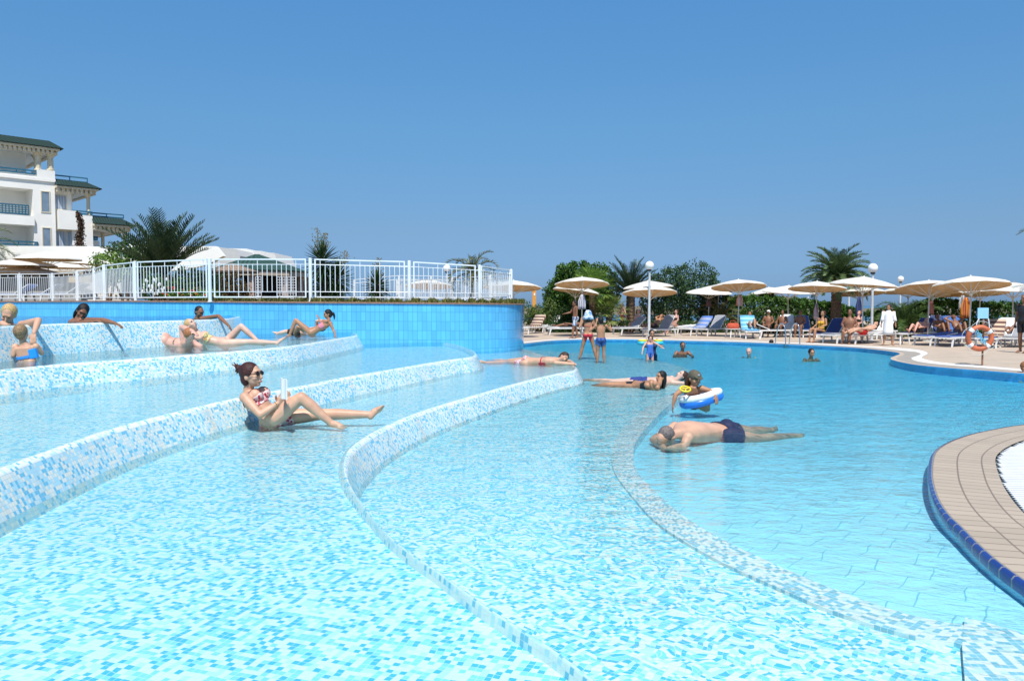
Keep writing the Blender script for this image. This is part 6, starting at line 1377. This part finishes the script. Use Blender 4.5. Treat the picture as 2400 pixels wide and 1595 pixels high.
# adult holding a child in the pool
stand('adult standing in the pool holding a toddler, mostly hidden behind the child', 1527, 771, 837, z=0.0, yaw=0.1, sk=S_TAN, hair=('short', H_BLK), female=True, hide=0.85, clothes=(('suit', C_('navy_suit', (0.02, 0.03, 0.10))),), armL=(0.4, -0.6, -0.6), foreL=(-0.4, -0.9, 0.0), armR=(0.4, -0.6, -0.6), foreR=(-0.4, -0.9, 0.0))
stand('toddler in blue and white swimsuit held up at the water surface', 1523, 785, 843, z=0.0, yaw=0.2, sk=S_PINK, hair=('short', H_BRN), child=True, hide=0.35, clothes=(('suit', stripes('striped_suit', (0.05, 0.15, 0.5), (0.6, 0.66, 0.72), 0.06)),), armL=(0.8, -0.4, -0.5), foreL=(0.3, -0.8, -0.3), armR=(0.6, -0.2, -0.8), vox=0.015)
for px, lb in ((1506, 'turquoise and yellow armband at the left of the held toddler'), (1543, 'turquoise and yellow armband at the right of the held toddler')):
    p = PD(px, 802, 22.2); a = empty('armband', p, lb, 'armband', 'armbands by the toddler'); MB().tube([Vector((0.10 * math.cos(t_), 0.05 * math.sin(t_), -0.02)) for t_ in [2 * PI * k / 16 for k in range(16)]], 0.055, n=8, closed=True).build('lower_tube', pm('turquoise_vinyl', (0.03, 0.45, 0.60), 0.35), a, smooth=True)
    MB().tube([Vector((0.10 * math.cos(t_), 0.05 * math.sin(t_), 0.05)) for t_ in [2 * PI * k / 16 for k in range(16)]], 0.03, n=8, closed=True).build('upper_tube', pm('yellow_plastic', (0.75, 0.60, 0.02), 0.35), a, smooth=True)
# swimmers: head and shoulders
def swimmer(label, px, yt, ywl, yaw, sk, hair, wet=0.0, s=1.0, depth=0.27):
    p = PZ(px, ywl, 0.0); k = s; c, sn = math.cos(yaw), math.sin(yaw)
    topz = PD(px, yt, p.y).z
    def W(x, y, z): return Vector((p.x + (x * c - y * sn) * k, p.y + (x * sn + y * c) * k, topz - 0.12 * k + z * k))
    return person(label, dict(head=W(0, 0, 0), neck=W(0, 0.03, -0.16), chest=W(0, 0.06, -0.38), pelvis=W(0, 0.1, -0.70), shL=W(0.18, 0.04, -0.21), shR=W(-0.18, 0.04, -0.21), elL=W(0.30, -0.08, -0.34), wrL=W(0.22, -0.3, -0.30), elR=W(-0.30, -0.08, -0.34), wrR=W(-0.22, -0.3, -0.30)), s=k, sk=sk, hair=hair, face=(sn, -c, 0), vox=0.012)
swimmer('dark haired swimmer with shoulders out of the water right of the held toddler', 1600, 801, 829, 0.05, S_BROWN, ('crop', H_BLK))
swimmer('swimmer with grey white hair and only the head out, left of the ladder', 1755, 815, 830, -0.5, S_PINK, ('crop', hairm('hair_pale', (0.35, 0.33, 0.32))))
swimmer('dark head of a swimmer close to the far edge just left of the ladder', 1808, 796, 805, 2.6, S_BROWN, ('short', H_BLK))
swimmer('dark haired swimmer facing the camera between the ladder and the woman in white', 1902, 817, 837, 0.1, S_TAN, ('short', H_BLK))
swimmer('reddish bather at the very right edge of the pool, almost out of frame', 2404, 848, 876, 0.5, S_PINK, ('short', H_RED))
# ---- people on loungers
def sitter(label, px, py, yaw, sk, hair, clothes=(), female=False, back=50, knees=0.28, s=0.97, h=0.40, armup=0, look=None, fat=1.0, off=(0, 0), sit=False):
    """seated or reclining on a lounger: legs point along local +x"""
    p = PZ(px, py, DECK); c, sn = math.cos(R(yaw)), math.sin(R(yaw))
    def W(x, y, z): x += off[0]; y += off[1]; return Vector((p.x + x * c - y * sn, p.y + x * sn + y * c, DECK + z))
    a = R(back); ux, uz = -math.cos(a), math.sin(a); h0 = h + 0.10
    pv = (-0.12, h0)
    def T(t, y=0.0, o=0.0): return W(pv[0] + ux * t * s, y * s, pv[1] + uz * t * s + o)
    Jd = dict(pelvis=T(0), chest=T(0.27), neck=T(0.50), head=T(0.66, 0, 0.02), shL=T(0.45, 0.17), shR=T(0.45, -0.17), hipL=W(pv[0] + 0.02, 0.09, h0 - 0.02), hipR=W(pv[0] + 0.02, -0.09, h0 - 0.02))
    if sit:
        Jd.update(knL=W(0.30, 0.12, h0 + 0.03), anL=W(0.38, 0.12, 0.08), toL=W(0.56, 0.13, 0.04), knR=W(0.30, -0.12, h0 + 0.03), anR=W(0.36, -0.12, 0.08), toR=W(0.54, -0.13, 0.04))
    else:
        k = knees; Jd.update(knL=W(0.28 - k * .1, 0.10, h0 + k), anL=W(0.66 - k * .7, 0.10, h0 - 0.05), toL=W(0.80 - k * .6, 0.11, h0 + 0.06), knR=W(0.30 - k * .05, -0.10, h0 + k * .75), anR=W(0.70 - k * .6, -0.10, h0 - 0.05), toR=W(0.84 - k * .5, -0.11, h0 + 0.06))
    if armup: Jd.update(elL=T(0.60, 0.36), wrL=T(0.72, 0.16), elR=T(0.60, -0.36), wrR=T(0.72, -0.14))
    else: Jd.update(elL=T(0.22, 0.26), wrL=W(0.10, 0.16, h0 + 0.10), elR=T(0.22, -0.26), wrR=W(0.12, -0.14, h0 + 0.12))
    lk = look or (c, sn, -0.1)
    return person(label, Jd, s=s, sk=sk, hair=hair, face=lk, female=female, clothes=clothes, fat=fat, vox=0.014, base=W(0, 0, 0.33), group='sunbathers on the deck')
TR_ = lambda n, c: ('trunks', C_(n, c), 0.45)
sitter('sunburnt man sitting on a lounger left of the globe lamp pole', 1492, 781, 215, S_PINK, ('bald', H_GRY), (TR_('grey_trunks', (0.3, 0.3, 0.3)),), back=80, sit=True, off=(0.1, 0), fat=1.15)
sitter('sunbather lying back with arms behind the head by the globe lamp pole', 1530, 786, 215, S_TAN, ('short', H_BRN), (TR_('dark_trunks', (0.03, 0.03, 0.05)),), back=42, armup=1, knees=0.1)
sitter('woman sitting behind the upright grey lounger back', 1577, 782, 200, S_PINK, ('short', H_BRN), (('top', C_('black', (0.01, 0.01, 0.012))),), True, back=82, sit=True)
sitter('dark skinned bather lying flat behind the walking boy', 1332, 783, 185, S_BROWN, ('short', H_BLK), (TR_('black', (0.01, 0.01, 0.012)),), back=12, knees=0.05, h=0.36)
sitter('person with knees drawn up on the blue towelled lounger', 1760, 791, 262, S_TAN, ('short', H_BRN), (TR_('dark_trunks', (0.03, 0.03, 0.05)),), back=62, knees=0.34)
sitter('tanned person in a white hat sitting in the shade left of the ladder', 1798, 789, 240, S_BROWN, ('cap', pm('white_hat', (0.75, 0.74, 0.7), 0.8)), (TR_('dark_trunks', (0.03, 0.03, 0.05)),), back=80, sit=True)
sitter('tanned man with folded arms sitting behind the pool ladder', 1829, 789, 230, S_BROWN, ('short', H_BLK), (TR_('dark_trunks', (0.03, 0.03, 0.05)),), back=78, sit=True)
sitter('man with dark glasses sitting right behind the ladder rails', 1873, 790, 240, S_BROWN, ('short', H_BLK), (TR_('grey_trunks', (0.3, 0.3, 0.3)),), back=80, sit=True, fat=1.1)
sitter('woman in a yellow swimsuit sitting on the end of a navy lounger', 1918, 802, 205, S_TAN, ('short', H_BRN), (('suit', C_('yellow_suit', (0.62, 0.34, 0.03))),), True, back=80, sit=True)
sitter('big tanned man hunched forward on the edge of a lounger', 1988, 805, 235, S_BROWN, ('short', H_BLK), (TR_('grey_trunks', (0.3, 0.3, 0.3)),), back=82, sit=True, fat=1.15, s=1.06)
sitter('man in red trunks lying back on a lounger left of the woman in white', 2030, 806, 198, S_FAIR, ('short', H_BLK), (TR_('red_trunks', (0.62, 0.02, 0.02)),), back=22, knees=0.08, off=(0.25, 0))
sitter('woman half hidden in the shade lying behind the man in red trunks', 2003, 790, 215, S_PINK, ('short', H_RED), (('top', C_('black', (0.01, 0.01, 0.012))),), True, back=70, sit=True)
sitter('sunbather with bent knees on the navy lounger right of the woman in white', 2152, 800, 215, S_PINK, ('short', H_BLK), (TR_('dark_trunks', (0.03, 0.03, 0.05)),), back=35, knees=0.26)
sitter('bather with raised knees on the black backed lounger facing the pool', 2208, 801, 262, S_BROWN, ('short', H_BLK), (TR_('dark_trunks', (0.03, 0.03, 0.05)),), back=50, knees=0.32)
sitter('bather shading the face with both arms on the blue covered lounger', 2247, 803, 262, S_BROWN, ('short', H_BRN), (TR_('navy_trunks', (0.02, 0.03, 0.10)),), back=50, knees=0.30, armup=1)
sitter('bather lying in the shade on the grey lounger at the right edge', 2380, 806, 200, S_BROWN, ('short', H_BLK), (TR_('black', (0.01, 0.01, 0.012)),), back=35, knees=0.2)
